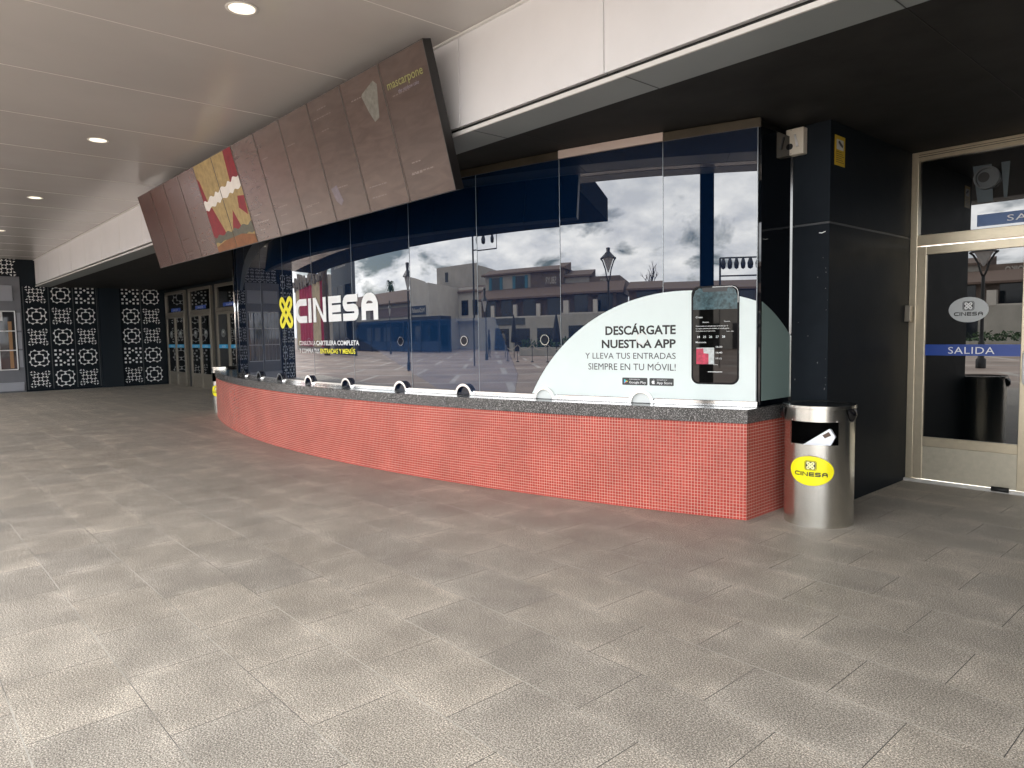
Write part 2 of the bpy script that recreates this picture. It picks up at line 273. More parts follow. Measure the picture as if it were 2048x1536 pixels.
# ------------------------------------------------------------------ object helpers
def props(o, label=None, cat=None, group=None, kind=None):
    if label: o['label'] = label
    if cat: o['category'] = cat
    if group: o['group'] = group
    if kind: o['kind'] = kind
    return o
def thing(name, label, cat, loc=(0, 0, 0), group=None):
    o = bpy.data.objects.new(name, None); o.empty_display_size = .1; C.objects.link(o); o.location = loc
    return props(o, label, cat, group)
def worldloc(o):
    v = Vector(o.location); p = o.parent
    return v
class MB:
    def __init__(s): s.v = []; s.f = []; s.uv = None
    def add(s, vs, fs):
        k = len(s.v); s.v += [tuple(p) for p in vs]; s.f += [tuple(i+k for i in f) for f in fs]; return s
    def box(s, x0, x1, y0, y1, z0, z1):
        x0, x1 = sorted((x0, x1)); y0, y1 = sorted((y0, y1)); z0, z1 = sorted((z0, z1))
        return s.add([(x0, y0, z0), (x1, y0, z0), (x1, y1, z0), (x0, y1, z0), (x0, y0, z1), (x1, y0, z1), (x1, y1, z1), (x0, y1, z1)],
                     [(0, 3, 2, 1), (4, 5, 6, 7), (0, 1, 5, 4), (1, 2, 6, 5), (2, 3, 7, 6), (3, 0, 4, 7)])
    def prism(s, pts, z0, z1):               # pts counter-clockwise seen from above
        n = len(pts); vs = [(x, y, z0) for x, y in pts]+[(x, y, z1) for x, y in pts]
        fs = [tuple(range(n-1, -1, -1)), tuple(range(n, 2*n))]+[(i, (i+1) % n, n+(i+1) % n, n+i) for i in range(n)]
        return s.add(vs, fs)
    def tube(s, path, rad, seg=10, cap=True):
        path = [Vector(p) for p in path]; k = len(s.v); n = len(path)
        rads = rad if isinstance(rad, (list, tuple)) else [rad]*n
        ref = None
        for i, p in enumerate(path):
            d = (path[min(i+1, n-1)]-path[max(i-1, 0)]).normalized()
            a = ref if ref is not None else (Vector((0, 0, 1)) if abs(d.z) < .9 else Vector((1, 0, 0)))
            u = (a-d*a.dot(d)).normalized(); ref = u; v_ = d.cross(u)
            s.v += [tuple(p+(u*math.cos(2*PI*j/seg)+v_*math.sin(2*PI*j/seg))*rads[i]) for j in range(seg)]
        for i in range(n-1):
            for j in range(seg):
                a = k+i*seg+j; b_ = k+i*seg+(j+1) % seg; s.f.append((a, b_, b_+seg, a+seg))
        if cap:
            s.f.append(tuple(k+j for j in range(seg-1, -1, -1))); s.f.append(tuple(k+(n-1)*seg+j for j in range(seg)))
        return s
    def lathe(s, prof, c=(0, 0, 0), seg=32):
        k = len(s.v); n = len(prof)
        for r, z in prof: s.v += [(c[0]+r*math.cos(2*PI*j/seg), c[1]+r*math.sin(2*PI*j/seg), c[2]+z) for j in range(seg)]
        for i in range(n-1):
            for j in range(seg):
                a = k+i*seg+j; b_ = k+i*seg+(j+1) % seg; s.f.append((a, b_, b_+seg, a+seg))
        return s
    def map(s, fn): s.v = [tuple(fn(*p)) for p in s.v]; return s
    def build(s, name, mt, parent=None, smooth=False, bevel=0, uvf=None, extra=None):
        me = bpy.data.meshes.new(name); me.from_pydata(s.v, [], s.f); me.validate(); me.update()
        if mt: me.materials.append(mt)
        if smooth:
            for p in me.polygons: p.use_smooth = True
        if uvf:
            uvl = me.uv_layers.new(name='UVMap')
            for l in me.loops: uvl.data[l.index].uv = uvf(me.vertices[l.vertex_index].co)
        o = bpy.data.objects.new(name, me); C.objects.link(o)
        if bevel:
            bv = o.modifiers.new('bevel', 'BEVEL'); bv.width = bevel; bv.segments = 2; bv.limit_method = 'ANGLE'; bv.angle_limit = math.radians(40)
        if smooth == 'auto':
            bm = bmesh.new(); bm.from_mesh(me)
            for e in bm.edges:
                if len(e.link_faces) == 2 and e.calc_face_angle(0) > math.radians(35): e.smooth = False
            bm.to_mesh(me); bm.free()
        if parent is not None:
            o.parent = parent; p = parent; tot = Vector((0, 0, 0))
            while p is not None: tot += Vector(p.location)-(Vector(p.matrix_parent_inverse.translation)*-1 if p.parent else Vector((0, 0, 0))); p = p.parent
            o.matrix_parent_inverse = Matrix.Translation(-tot)
        return o
# mesh children are always modelled in world coordinates; the parent inverse cancels the thing's own place
def copy_tree(o, parent=None):
    c = o.copy(); C.objects.link(c)
    if parent is not None: c.parent = parent; c.matrix_parent_inverse = o.matrix_parent_inverse.copy()
    for ch in list(o.children): copy_tree(ch, c)
    return c

_txt = bpy.data.curves.new('letters', 'FONT')
def text_mesh(s, height, bold=0.0, width=None, space=1.0, align='LEFT', shear=0.0):
    """flat letters in the XY plane, caps `height` tall, scaled to `width` when given"""
    _txt.body = s; _txt.size = 1; _txt.offset = bold; _txt.space_character = space; _txt.align_x = 'LEFT'; _txt.resolution_u = 3; _txt.shear = shear
    o = bpy.data.objects.new('letters', _txt); C.objects.link(o)
    dg = bpy.context.evaluated_depsgraph_get(); dg.update(); ev = o.evaluated_get(dg); me = ev.to_mesh()
    vs = [tuple(v.co) for v in me.vertices]; fs = [tuple(p.vertices) for p in me.polygons]; ev.to_mesh_clear(); bpy.data.objects.remove(o)
    if not vs: return MB()
    x0 = min(v[0] for v in vs); x1 = max(v[0] for v in vs)
    k = height/.729; kx = k if width is None else width/(x1-x0)
    off = {'LEFT': 0, 'CENTER': .5, 'RIGHT': 1}[align]*(x1-x0)*kx
    b = MB(); b.add([((v[0]-x0)*kx-off, v[1]*k, 0) for v in vs], fs); return b
def ribbon(b, pts, wd, closed=False, z=0.0):
    """mitred flat stroke"""
    n = len(pts); P = [Vector(p) for p in pts]; L_, R_ = [], []
    for i in range(n):
        if closed: a, c_ = P[(i-1) % n], P[(i+1) % n]
        else: a, c_ = P[max(i-1, 0)], P[min(i+1, n-1)]
        d1 = (P[i]-a); d2 = (c_-P[i])
        if d1.length < 1e-9: d1 = d2
        if d2.length < 1e-9: d2 = d1
        d1.normalize(); d2.normalize(); n1_ = Vector((-d1.y, d1.x)); n2_ = Vector((-d2.y, d2.x)); mm = (n1_+n2_)
        mm = n1_ if mm.length < 1e-6 else mm.normalized(); k = wd/2/max(.35, mm.dot(n1_))
        L_.append(P[i]+mm*k); R_.append(P[i]-mm*k)
    vs = [(p.x, p.y, z) for p in R_]+[(p.x, p.y, z) for p in L_]
    fs = [(i, (i+1) % n, n+(i+1) % n, n+i) for i in range(n if closed else n-1)]
    return b.add(vs, fs)
def arcpts(cx, cy, r, a0, a1, n=7): return [(cx+r*math.cos(math.radians(a0+(a1-a0)*i/n)), cy+r*math.sin(math.radians(a0+(a1-a0)*i/n))) for i in range(n+1)]
def stadium(L, r, n=8): return arcpts(L/2-r, 0, r, -90, 90, n)+arcpts(-L/2+r, 0, r, 90, 270, n)
def rot2(pts, a):
    c_, s_ = math.cos(a), math.sin(a); return [(x*c_-y*s_, x*s_+y*c_) for x, y in pts]
def logo_letters(width, h, t):
    """six wide rounded capitals C I N E S A; baseline at 0"""
    b = MB(); k = (width-t)/6.2; hh = h
    def r_(x0, x1, y0, y1): b.add([(x0, y0, 0), (x1, y0, 0), (x1, y1, 0), (x0, y1, 0)], [(0, 1, 2, 3)])
    y0, y1 = t/2, hh-t/2; rr = min(.34*hh, .5*k)
    lw = 1.12*k
    x = 0
    ribbon(b, [(x+lw, y1)]+arcpts(x+t/2+rr, y1-rr, rr, 90, 180)+arcpts(x+t/2+rr, y0+rr, rr, 180, 270)+[(x+lw, y0)], t)      # C
    x += lw+.14*k; r_(x, x+t, 0, hh); x += t+.16*k                                                                       # I
    nw = 1.10*k                                                                                                       # N
    r_(x, x+t*.86, 0, hh); r_(x+nw-t*.86, x+nw, 0, hh); b.add([(x+t*.86, hh, 0), (x+t*.86, hh-t*.9, 0), (x+nw-t*.86, 0, 0), (x+nw-t*.86, t*.9, 0)], [(0, 1, 2, 3)])
    x += nw+.2*k; ew = .98*k                                                                                            # E
    r_(x, x+t, 0, hh); r_(x+t, x+ew, 0, t); r_(x+t, x+ew, hh-t, hh); r_(x+t, x+ew*.97, hh/2-t/2, hh/2+t/2)
    x += ew+.14*k; sw = 1.1*k; r3 = (hh/2-t/2)/2
    ribbon(b, [(x+sw*.95, y1)]+arcpts(x+t/2+r3, y1-r3, r3, 90, 270)+arcpts(x+sw-t/2-r3, y0+r3, r3, 90, -90)+[(x, y0)], t)   # S
    x += sw+.2*k; aw = width-x
    ribbon(b, [(x+t/2, 0)]+arcpts(x+t/2+rr, y1-rr, rr, 180, 90)+arcpts(x+aw-t/2-rr, y1-rr, rr, 90, 0)+[(x+aw-t/2, 0)], t)   # A
    r_(x+t, x+aw-t, hh*.34, hh*.34+t*.95)
    return b
def emblem_loops(size, t):
    b = MB(); L = size*1.28; r = size*.155
    a = math.radians(45)
    ribbon(b, rot2(stadium(L, r), -a), t, True, 0)
    ribbon(b, rot2(stadium(L, r), a), t, True, .0012)
    return b
def rrect(w_, h_, r, n=6): return arcpts(w_/2-r, h_/2-r, r, 0, 90, n)+arcpts(-w_/2+r, h_/2-r, r, 90, 180, n)+arcpts(-w_/2+r, -h_/2+r, r, 180, 270, n)+arcpts(w_/2-r, -h_/2+r, r, 270, 360, n)
def flat(pts, z=0.0):
    b = MB(); b.add([(x, y, z) for x, y in pts], [tuple(range(len(pts)))]); return b
def grid_poly(pts, z=0.0, nx=24):
    """polygon sliced into vertical strips so it can be bent round a cylinder"""
    xs = [p[0] for p in pts]; x0, x1 = min(xs), max(xs); bm = bmesh.new(); bm.faces.new([bm.verts.new((x, y, z)) for x, y in pts])
    for i in range(1, nx):
        bmesh.ops.bisect_plane(bm, geom=bm.verts[:]+bm.edges[:]+bm.faces[:], plane_co=(x0+(x1-x0)*i/nx, 0, 0), plane_no=(1, 0, 0))
    bm.verts.index_update(); b = MB(); b.add([tuple(v.co) for v in bm.verts], [tuple(v.index for v in f.verts) for f in bm.faces]); bm.free(); return b

# ------------------------------------------------------------------ setting: ground, canopy
ZC, ZS = 3.93, 3.14           # main ceiling, dark soffit
XL, XR = -25.5, 5.0
b = MB().box(XL, XR, -5.2, 7.5, -.3, 0); props(b.build('floor', M_floor), kind='structure')
b = MB(); b.add([(-900, -900, -.012), (900, -900, -.012), (900, 900, -.012), (-900, 900, -.012)], [(0, 1, 2, 3)]); props(b.build('plaza_ground', M_plaza), kind='structure')

b = MB(); b.prism([(XL, -2.6), (-7.6, -2.6), (-7.6, -.55), (-5.9, -.55), (-5.9, -.1), (XR, -.1), (XR, 3.9), (XL, 3.9)], ZC, ZC+.5)
ceil = props(b.build('ceiling', M_ceil), 'beige metal panel ceiling of the entrance canopy', 'ceiling', kind='structure')
b = MB(); y0 = -.02
for k in range(-1, 14):
    x = -4.66-1.53*k
    if x < XL+.1: continue
    b.box(x-.005, x+.005, (-2.58 if x < -7.6 else -.08), 3.69, ZC-.0025, ZC+.01)
b.build('panel_joint', M_seam, ceil)
# edge trim of the canopy, open to the plaza
MB().box(-5.9, XR, -.55, -.1, ZC-.005, ZC+.5).build('edge_trim', mat('edge_trim_grey', (.16, .17, .18), .4), ceil)
MB().box(-7.6, -5.9, -4.85, -.55, ZC-.003, ZC+.5).build('edge_trim', mat('blackened_ceiling_edge', (.005, .006, .008), .9, spec=.05), ceil); MB().box(XL, -7.6, -4.85, -2.6, ZC-.003, ZC+.5).build('edge_trim', mat('blackened_ceiling_edge', (.005, .006, .008), .9, spec=.05), ceil)  # ceiling edge blackened in colour so its mirror image stays dark
props(MB().box(XL, XR, 4.07, 7.9, ZS, ZS+1.2).build('soffit', M_soffit), 'black soffit over the ticket windows and doors', 'soffit', kind='structure')
b = MB()
for x in (-1.45, -4.4, -7.5, -10.6, -13.7): b.box(x-.004, x+.004, 4.08, 7.48, ZS-.002, ZS+.01)
b.build('panel_joint', mat('soffit_joint', (.012, .012, .012), .6), bpy.data.objects['soffit'])

# white fascia band across the canopy
fas = thing('canopy_fascia', 'long white metal fascia band between the beige ceiling and the black soffit', 'fascia', (-10, 3.7, ZS))
xs = [XR]; x = -1.62
while x > XL+.3: xs.append(x); x -= 1.553
xs.append(XL+.02)
for a, c_ in zip(xs[:-1], xs[1:]):
    MB().box(c_+.004, a-.004, 3.70, 3.78, 3.205, ZC-.012).build('fascia_panel', M_fascia, fas, bevel=.004)
b = MB()
for x in xs[5:-1]: MB().box(x-.009, x+.009, 3.698, 3.7005, 3.206, ZC-.013).build('panel_seam', M_lip, fas)
MB().box(XL, XR, 3.74, 3.95, 3.15, ZC+.1).build('backing', mat('fascia_backing', (.22, .21, .2), .6), fas)
MB().box(XL, XR, 3.735, 3.739, 3.15, 3.21).build('shadow_gap', M_black, fas)
MB().box(XL, XR, 3.69, 3.706, ZS-.002, 3.168).build('lip', M_lip, fas)
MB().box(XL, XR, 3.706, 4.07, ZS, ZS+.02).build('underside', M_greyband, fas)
for x in (-3.0, -4.56, -1.45, -6.1, -7.66): MB().box(x-.003, x+.003, 3.71, 4.065, ZS-.002, ZS+.005).build('underside_seam', mat('band_joint', (.05, .055, .058), .5), fas)
MB().box(XL, XR, 3.672, 3.70, ZC-.018, ZC-.002).build('top_trim', M_lip, fas)

# recessed downlights
def downlight(x, label):
    t = thing('downlight', label, 'ceiling light', (x, 2.17, ZC), 'downlights along the canopy ceiling')
    MB().lathe([(.092, .0), (.115, -.004), (.118, .0)], (x, 2.17, ZC-.003), 36).build('rim', M_lamprim, t, True)
    MB().lathe([(.0, -.002), (.05, -.0025), (.093, -.004)], (x, 2.17, ZC-.001), 36).build('reflector', M_lampglass, t, True)
for x, lb in ((-5.35, 'round white downlight nearest the hanging screens at the top of the picture'), (-9.90, 'round white downlight, second along the ceiling from the top'),
              (-14.46, 'round white downlight, third along the ceiling from the top'), (-19.1, 'round white downlight farthest away, near the patterned wall')):
    downlight(x, lb)
# canopy column near the plaza edge
t = thing('canopy_column', 'dark square canopy column at the plaza edge seen mirrored in the window', 'column', (-3.0, -.75, 0))
MB().box(-3.14, -2.86, -.9, -.6, 0, ZC+.2).build('shaft', M_dark, t, bevel=.005)
MB().box(-3.2, -2.8, -.96, -.54, 0, .08).build('base_plate', M_greyband, t)

# ------------------------------------------------------------------ ticket counter
CX, R = -8.65, 17.6
def arc_xy(apex, x): return apex+R-math.sqrt(R*R-(x-CX)**2)
def arc_line(apex, xa, xb, n): return [(xa+(xb-xa)*i/n, arc_xy(apex, xa+(xb-xa)*i/n)) for i in range(n+1)]
XA, XB = -14.43, -2.87
ctr = thing('ticket_counter', 'curved red mosaic ticket counter with black speckled top', 'counter', (CX, 4.6, 0))
nb = 96; pts = arc_line(4.03, XA, XB, nb); full = [(XA, 5.72)]+pts+[(XB, 5.72)]
vs, fs, uvs = [], [], []; acc = 0; last = full[0]
b = MB(); us = []
for p in full:
    acc += math.hypot(p[0]-last[0], p[1]-last[1]); last = p; us.append(acc)
uoff = us[-2]
for p in full: b.v += [(p[0], p[1], 0.0), (p[0], p[1], .7665)]
for i in range(len(full)-1): b.f.append((2*i, 2*i+2, 2*i+3, 2*i+1))
me = bpy.data.meshes.new('mosaic_base'); me.from_pydata(b.v, [], b.f); me.materials.append(M_mosaic); uvl = me.uv_layers.new(name='UVMap')
for l in me.loops:
    vi = l.vertex_index; uvl.data[l.index].uv = (us[vi//2]-uoff, b.v[vi][2])
o = bpy.data.objects.new('mosaic_base', me); C.objects.link(o); o.parent = ctr; o.matrix_parent_inverse = Matrix.Translation(-Vector(ctr.location))
top = arc_line(4.012, XA-.012, XB+.012, nb)
MB().prism(top+[(XB+.012, 5.715), (XA-.012, 5.715)], .7672, .878).build('countertop', M_terr, ctr, bevel=.004)
b = MB(); ribbon(b, [(p[0], p[1]-.008) for p in pts]+[(XB+.008, pts[-1][1]-.008), (XB+.008, 5.7)], .016, z=.004)
b.build('base_sealant', mat('pale_sealant', (.5, .36, .30), .7), ctr)

# ------------------------------------------------------------------ glazed ticket windows
GA = 4.23; GX0, GX1 = -12.0, -2.90
def gpt(s_, z, off=0.0):
    phi = s_/R; r = R+off; return (CX+r*math.sin(phi), GA+R-r*math.cos(phi), z)
def s_of(x): return R*math.asin((x-CX)/R)
def on_glass(bm_, s0, z0, off): return bm_.map(lambda x, y, z: gpt(s0+x, z0+y, off+z))
win = thing('ticket_window', 'curved dark glass ticket window wall with white lettering and app poster', 'window wall', (CX, 4.4, .878))
seams = [GX0, -11.25, -10.39, -9.47, -8.56, -7.585, -6.507, -5.529, -4.575, -3.623, GX1]
for i in range(len(seams)-1):
    s0, s1 = s_of(seams[i])+.0025, s_of(seams[i+1])-.0025; b = MB(); n = 10; k = random.uniform(-.0016, .0016); k2 = random.uniform(-.0012, .0012)
    for j in range(n+1):
        s_ = s0+(s1-s0)*j/n
        for z in (.9, 3.06):
            dn = k*(s_-(s0+s1)/2)+k2*(z-2)
            b.v.append(gpt(s_, z, dn))
    b.f = [(2*j, 2*j+2, 2*j+3, 2*j+1) for j in range(n)]
    b.build('glass_pane', M_glass, win, True)
# dark return pane beside the pillar, and its pale film
MB().box(-2.905, -2.872, 5.205, 5.70, .885, 3.06).build('return_pane', mat('dark_return_glass', (.002, .003, .005), .02, spec=.5), win)
MB().box(-12.03, -11.99, 4.60, 5.70, .885, 3.06).build('return_pane', MATS['dark_return_glass'], win)
b = MB()
for i in range(len(seams)): 
    s_ = s_of(seams[i]); b.add([gpt(s_-.003, .9, .003), gpt(s_+.003, .9, .003), gpt(s_+.003, 3.06, .003), gpt(s_-.003, 3.06, .003)], [(0, 1, 2, 3)])
b.build('pane_joint', mat('pane_joint_silicone', (.20, .23, .25), .15, spec=.8), win)
MB().box(-2.872, -2.862, 5.688, 5.712, .885, 3.05).build('corner_strip', M_chrome, win)
MB().tube([gpt(s_of(GX0), .88, .02), gpt(s_of(GX0), 3.06, .02)], .016, 10).build('corner_post', M_chrome, win, True)
# backing wall so no light leaks round the panes
b = MB(); q = arc_line(GA+.06, GX0+.03, GX1-.03, 40); b.prism(q+[(GX1-.03, 5.69), (GX0+.03, 5.69)], .879, 3.13); b.build('inner_core', M_black, win)
# head trim
b = MB()
def arc_box(b, s0, s1, r0, r1, z0, z1, n=16):
    k = len(b.v)
    for j in range(n+1):
        s_ = s0+(s1-s0)*j/n; b.v += [gpt(s_, z0, r0), gpt(s_, z0, r1), gpt(s_, z1, r1), gpt(s_, z1, r0)]
    for j in range(n):
        a = k+4*j
        for e0, e1 in ((0, 1), (1, 2), (2, 3), (3, 0)): b.f.append((a+e0, a+e1, a+4+e1, a+4+e0))
    b.f += [(k, k+3, k+2, k+1), (k+4*n, k+4*n+1, k+4*n+2, k+4*n+3)]
    return b
sA, sB = s_of(GX0), s_of(GX1)
arc_box(b, sA, s_of(-4.58), -.05, .012, 3.06, ZS-.01, 40); arc_box(b, s_of(-3.615), sB+.02, -.05, .012, 3.06, ZS-.01, 8); b.build('head_trim', M_bronze, win)
arc_box(MB(), s_of(-4.575), s_of(-3.62), -.05, .016, 3.064, ZS-.006, 8).build('head_trim', M_pinktrim, win)
# hatches, rail and speaking holes
hs = [-2.80, -1.90, -.98, -.04, .913, 1.972, 2.945, 3.938, 4.909]
M_hatchdark = mat('hatch_dark', (.004, .008, .02), .08); M_hatchwhite = mat('hatch_white', (.72, .76, .75), .25)
for i, h in enumerate(hs):
    b = MB(); ring = [(x, y) for x, y in arcpts(0, 0, .101, 0, 180, 20)]
    k = len(b.v); n = len(ring)
    for x, y in ring:
        d = Vector((x, y)).normalized()
        for rr_, of in ((.089, .004), (.089, .040), (.113, .040), (.113, .004)): b.v.append(gpt(h+d.x*rr_, .882+d.y*rr_, of))
    for j in range(n-1):
        a = 4*j
        for e0 in range(4): e1 = (e0+1) % 4; b.f.append((a+e0, a+e1, a+4+e1, a+4+e0))
    hr = b.build('hatch_rim', M_chrome, win, 'auto')
    on_glass(flat([(x, y) for x, y in arcpts(0, 0, .0885, 0, 180, 16)]), h, .882, .005).build('hatch_opening', M_hatchwhite if h > 3.5 else M_hatchdark, hr)
edges = [sA+.01]+[e for h in hs for e in (h-.116, h+.116)]+[sB+.01]
b = MB()
for a, c_ in zip(edges[0::2], edges[1::2]):
    if c_-a > .02:
        arc_box(b, a, c_, .004, .022, .881, .899, 10); arc_box(b, a, c_, .004, .013, .9, .922, 10)
b.build('sill_rail', M_chrome, win)
M_holeglass = mat('speaking_hole_glass', (.10, .11, .13), .18, spec=.7)
for h in hs[2:]:
    z = 1.433; rim = MB()
    k = 0; ring = arcpts(0, 0, .046, 0, 360, 28)[:-1]
    rb = MB(); ribbon(rb, ring, .0065 if h > 1.5 else .0035, True); on_glass(rb, h, z, .010 if h > 1.5 else .003)
    if h < 1.5: rb.build('speaking_hole', M_holeglass, win); continue
    dk = M_aqua if h > 4.2 else M_hatchdark
    o = rb.build('speaking_hole', M_chrome if h < 4.2 else M_lip, win)
    on_glass(flat(arcpts(0, 0, .042, 0, 360, 28)[:-1]), h, z, .009).build('mesh_disc', dk, o)

# ---- graphics stuck on the glass
OFF = .0045
# pale dome of the poster: circle fitted through its rim
DC, DZ, DR = 5.27, .155, 1.672
dome = [(DC+DR*math.cos(a), DZ+DR*math.sin(a)) for a in [math.radians(x) for x in range(0, 181, 2)]]
dome = [(x, z) for x, z in dome if x <= sB-.004 and z >= .926]
zt_ = DZ+math.sqrt(DR**2-(sB-.004-DC)**2)
xl_ = DC-math.sqrt(DR**2-(.926-DZ)**2)
poly = [(sB-.004, .926), (sB-.004, zt_)]+dome+[(xl_, .926)]
poster = on_glass(grid_poly(poly, 0, 30), 0, 0, OFF).build('app_poster', M_aqua, win, True)
b = MB(); ang = [(5.205+DR*0, 0)]
yy = [5.215+.48*i/14 for i in range(15)]
up = [(y, DZ+math.sqrt(max(0, DR**2-(sB-.004-DC+(y-5.2))**2))) for y in yy]
b.add([(-2.868, y, z) for y, z in up]+[(-2.868, y, .93) for y, z in up], [(i+15, i+16, i+1, i) for i in range(14)])
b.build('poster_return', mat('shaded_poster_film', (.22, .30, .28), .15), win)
def glabel(s_, x, z, h, mt, parent, name='lettering', width=None, bold=0, align='LEFT', off=.0065, space=1.0, shear=0):
    return on_glass(text_mesh(s_, h, bold, width, space, align, shear), x, z, off).build(name, mt, parent)
glabel('DESCÁRGATE', 5.208, 1.472, .076, M_black, poster, width=.642, bold=.03, align='RIGHT')
glabel('NUESTRA APP', 5.208, 1.357, .072, M_black, poster, width=.678, bold=.03, align='RIGHT')
glabel('Y LLEVA TUS ENTRADAS', 5.207, 1.261, .055, M_greyprint, poster, width=.842, bold=0, align='RIGHT')
glabel('SIEMPRE EN TU MÓVIL!', 5.207, 1.163, .060, M_greyprint, poster, width=.812, bold=0, align='RIGHT')
for x0, x1, small, big in ((4.725, 4.958, 'DISPONIBLE EN', 'Google Play'), (4.976, 5.190, 'Consíguelo en el', 'App Store')):
    bd = on_glass(grid_poly([(x, y) for x, y in rrect(x1-x0, .064, .008)], 0, 6), (x0+x1)/2, 1.065, .0065).build('store_badge', M_greyprint, poster)
    glabel(small, x0+.066, 1.079, .0095, M_white, bd, width=(x1-x0)*.42, off=.008)
    glabel(big, x0+.066, 1.048, .021, M_white, bd, width=(x1-x0)-.08, off=.008, bold=.004)
    if x0 < 4.9:
        for (pp, cc) in (([(0, .038), (0, 0), (.017, .019)], (.05, .45, .75)), ([(0, .038), (.017, .0195), (.026, .025)], (.1, .6, .25)), ([(0, 0), (.026, .013), (.017, .0185)], (.75, .1, .1)), ([(.0275, .0245), (.0178, .019), (.0275, .0135), (.036, .019)], (.8, .6, .05))):
            on_glass(flat(pp), x0+.018, 1.046, .008).build('play_mark', mat('mark_%d' % int(cc[0]*100+cc[1]*1000), cc, .4), bd)
    else:
        ap = [(0.5, .84), (.36, .90), (.2, .88), (.06, .76), (.0, .55), (.04, .3), (.16, .08), (.28, .0), (.4, .03), (.5, .06), (.6, .03), (.72, .0), (.84, .08), (.95, .27), (.83, .38), (.78, .55), (.83, .7), (.92, .78), (.8, .88), (.64, .9)]
        on_glass(flat([(x*.030, y*.032) for x, y in reversed(ap)]), x0+.020, 1.046, .008).build('fruit_mark', M_white, bd)
        on_glass(flat([(.5*.03, .032*.94), (.53*.03, .032*1.1), (.70*.03, .032*1.22), (.68*.03, .032*1.05)]), x0+.020, 1.046, .008).build('fruit_leaf', M_white, bd)
# phone picture
PX, PZ, PW, PH = 5.533, 1.455, .386, .80
ph = on_glass(grid_poly(rrect(PW, PH, .062), 0, 10), PX, PZ, .0065).build('phone_picture', mat('phone_frame_print', (.004, .004, .005), .25, spec=.15), poster)
b = grid_poly(rrect(PW-.03, PH-.03, .05), 0, 10); on_glass(b, PX, PZ, .0085).build('phone_screen', mat('phone_glass_print', (.005, .005, .005), .02, spec=.38), ph)
on_glass(grid_poly([(-.177, .21), (.177, .21), (.177, .31), (.16, .365), (.13, .382), (-.13, .382), (-.16, .365), (-.177, .31)], 0, 8), PX, PZ, .0095).build('cinema_picture', mat('auditorium_print', (.05, .095, .11), .1, noise=.7, nscale=30, spec=.8), ph)
on_glass(grid_poly([(-.095, .352), (.095, .352), (.105, .386), (-.105, .386)], 0, 6), PX, PZ, .0105).build('phone_notch', M_black, ph)
rb = MB(); ribbon(rb, [(-.02, .390), (.125, .390)]+arcpts(.130, .337, .053, 85, 0, 8)+[(.183, .26)], .004); on_glass(rb, PX, PZ, .0105).build('edge_highlight', M_white, ph)
for tx, x, z, h, wd in (('Cinesa', -.155, .142, .016, .056), ('Ubicación', -.10, .103, .010, .05), ('Favorito', .075, .107, .010, .045), ('Cinesa cuenta con cómodas salas donde disfrutar de', -.155, .072, .010, .26), ('los mejores estrenos de la cartelera, en pantalla gigante.', -.155, .052, .010, .27), ('Acompáñalos con el mejor sonido.', -.155, .032, .010, .16), ('Leer más', .095, .028, .009, .055),
                        ('24', -.145, -.020, .018, .024), ('25', -.095, -.020, .018, .024), ('26', -.045, -.020, .018, .024), ('27', .008, -.020, .018, .024), ('28', .058, -.020, .018, .024), ('Memoria', -.155, -.062, .014, .085), ('16:30', .010, -.100, .014, .05), ('16:40', .010, -.147, .014, .05), ('17:15', .010, -.195, .014, .045), ('Filtros', -.01, -.243, .011, .035)):
    glabel(tx, PX+x, PZ+z, h, M_white, ph, width=wd, off=.0105, bold=.004)
on_glass(flat([(-.05, -.012), (.065, -.012), (.065, -.007), (-.05, -.007)]), PX-.005, PZ-.288, .0105).build('home_bar', M_white, ph)
on_glass(flat([(-.15, -.235), (-.005, -.235), (-.005, -.10), (-.15, -.10)]), PX, PZ, .0100).build('film_thumbnail', mat('thumb_grey', (.48, .52, .52), .2, noise=.3, nscale=40), ph)
on_glass(flat([(-.15, -.235), (-.05, -.235), (-.05, -.15), (-.09, -.145), (-.095, -.105), (-.15, -.11)]), PX, PZ, .0105).build('film_figure', mat('thumb_red', (.42, .02, .06), .3, noise=.5, nscale=40), ph)
# main lettering and emblem
on_glass(logo_letters(1.99, .312, .088), -.413, 1.683, OFF).map(lambda x, y, z: (x, y, z)).build('logo_lettering', M_white, win)
em = emblem_loops(.37, .068).map(lambda x, y, z: (x*1.05, y*1.0, z)); on_glass(em, -.735, 1.838, OFF).build('logo_emblem', M_yellow, win)
glabel('CONSULTA LA ', -.33, 1.391, .058, M_white, win, 'caption_lettering', width=.47, off=OFF, bold=0)
glabel('CARTELERA COMPLETA', .165, 1.391, .058, M_white, win, 'caption_lettering', width=1.015, off=OFF, bold=.018)
glabel('Y COMPRA TUS', -.335, 1.288, .060, M_white, win, 'caption_lettering', width=.575, off=OFF, bold=0)
glabel('ENTRADAS Y MENÚS', .265, 1.288, .060, M_yellow, win, 'caption_lettering', width=.83, off=OFF, bold=.018)
# large dark blue shapes of window film
on_glass(grid_poly([(1.05, 1.52), (1.25, 1.66), (3.35, 1.66), (3.62, 1.1), (3.58, .93), (2.55, .93)], 0, 14), 0, 0, .002).build('blue_film', mat('blue_film_two', (.004, .020, .058), .02, spec=.95), win, True)

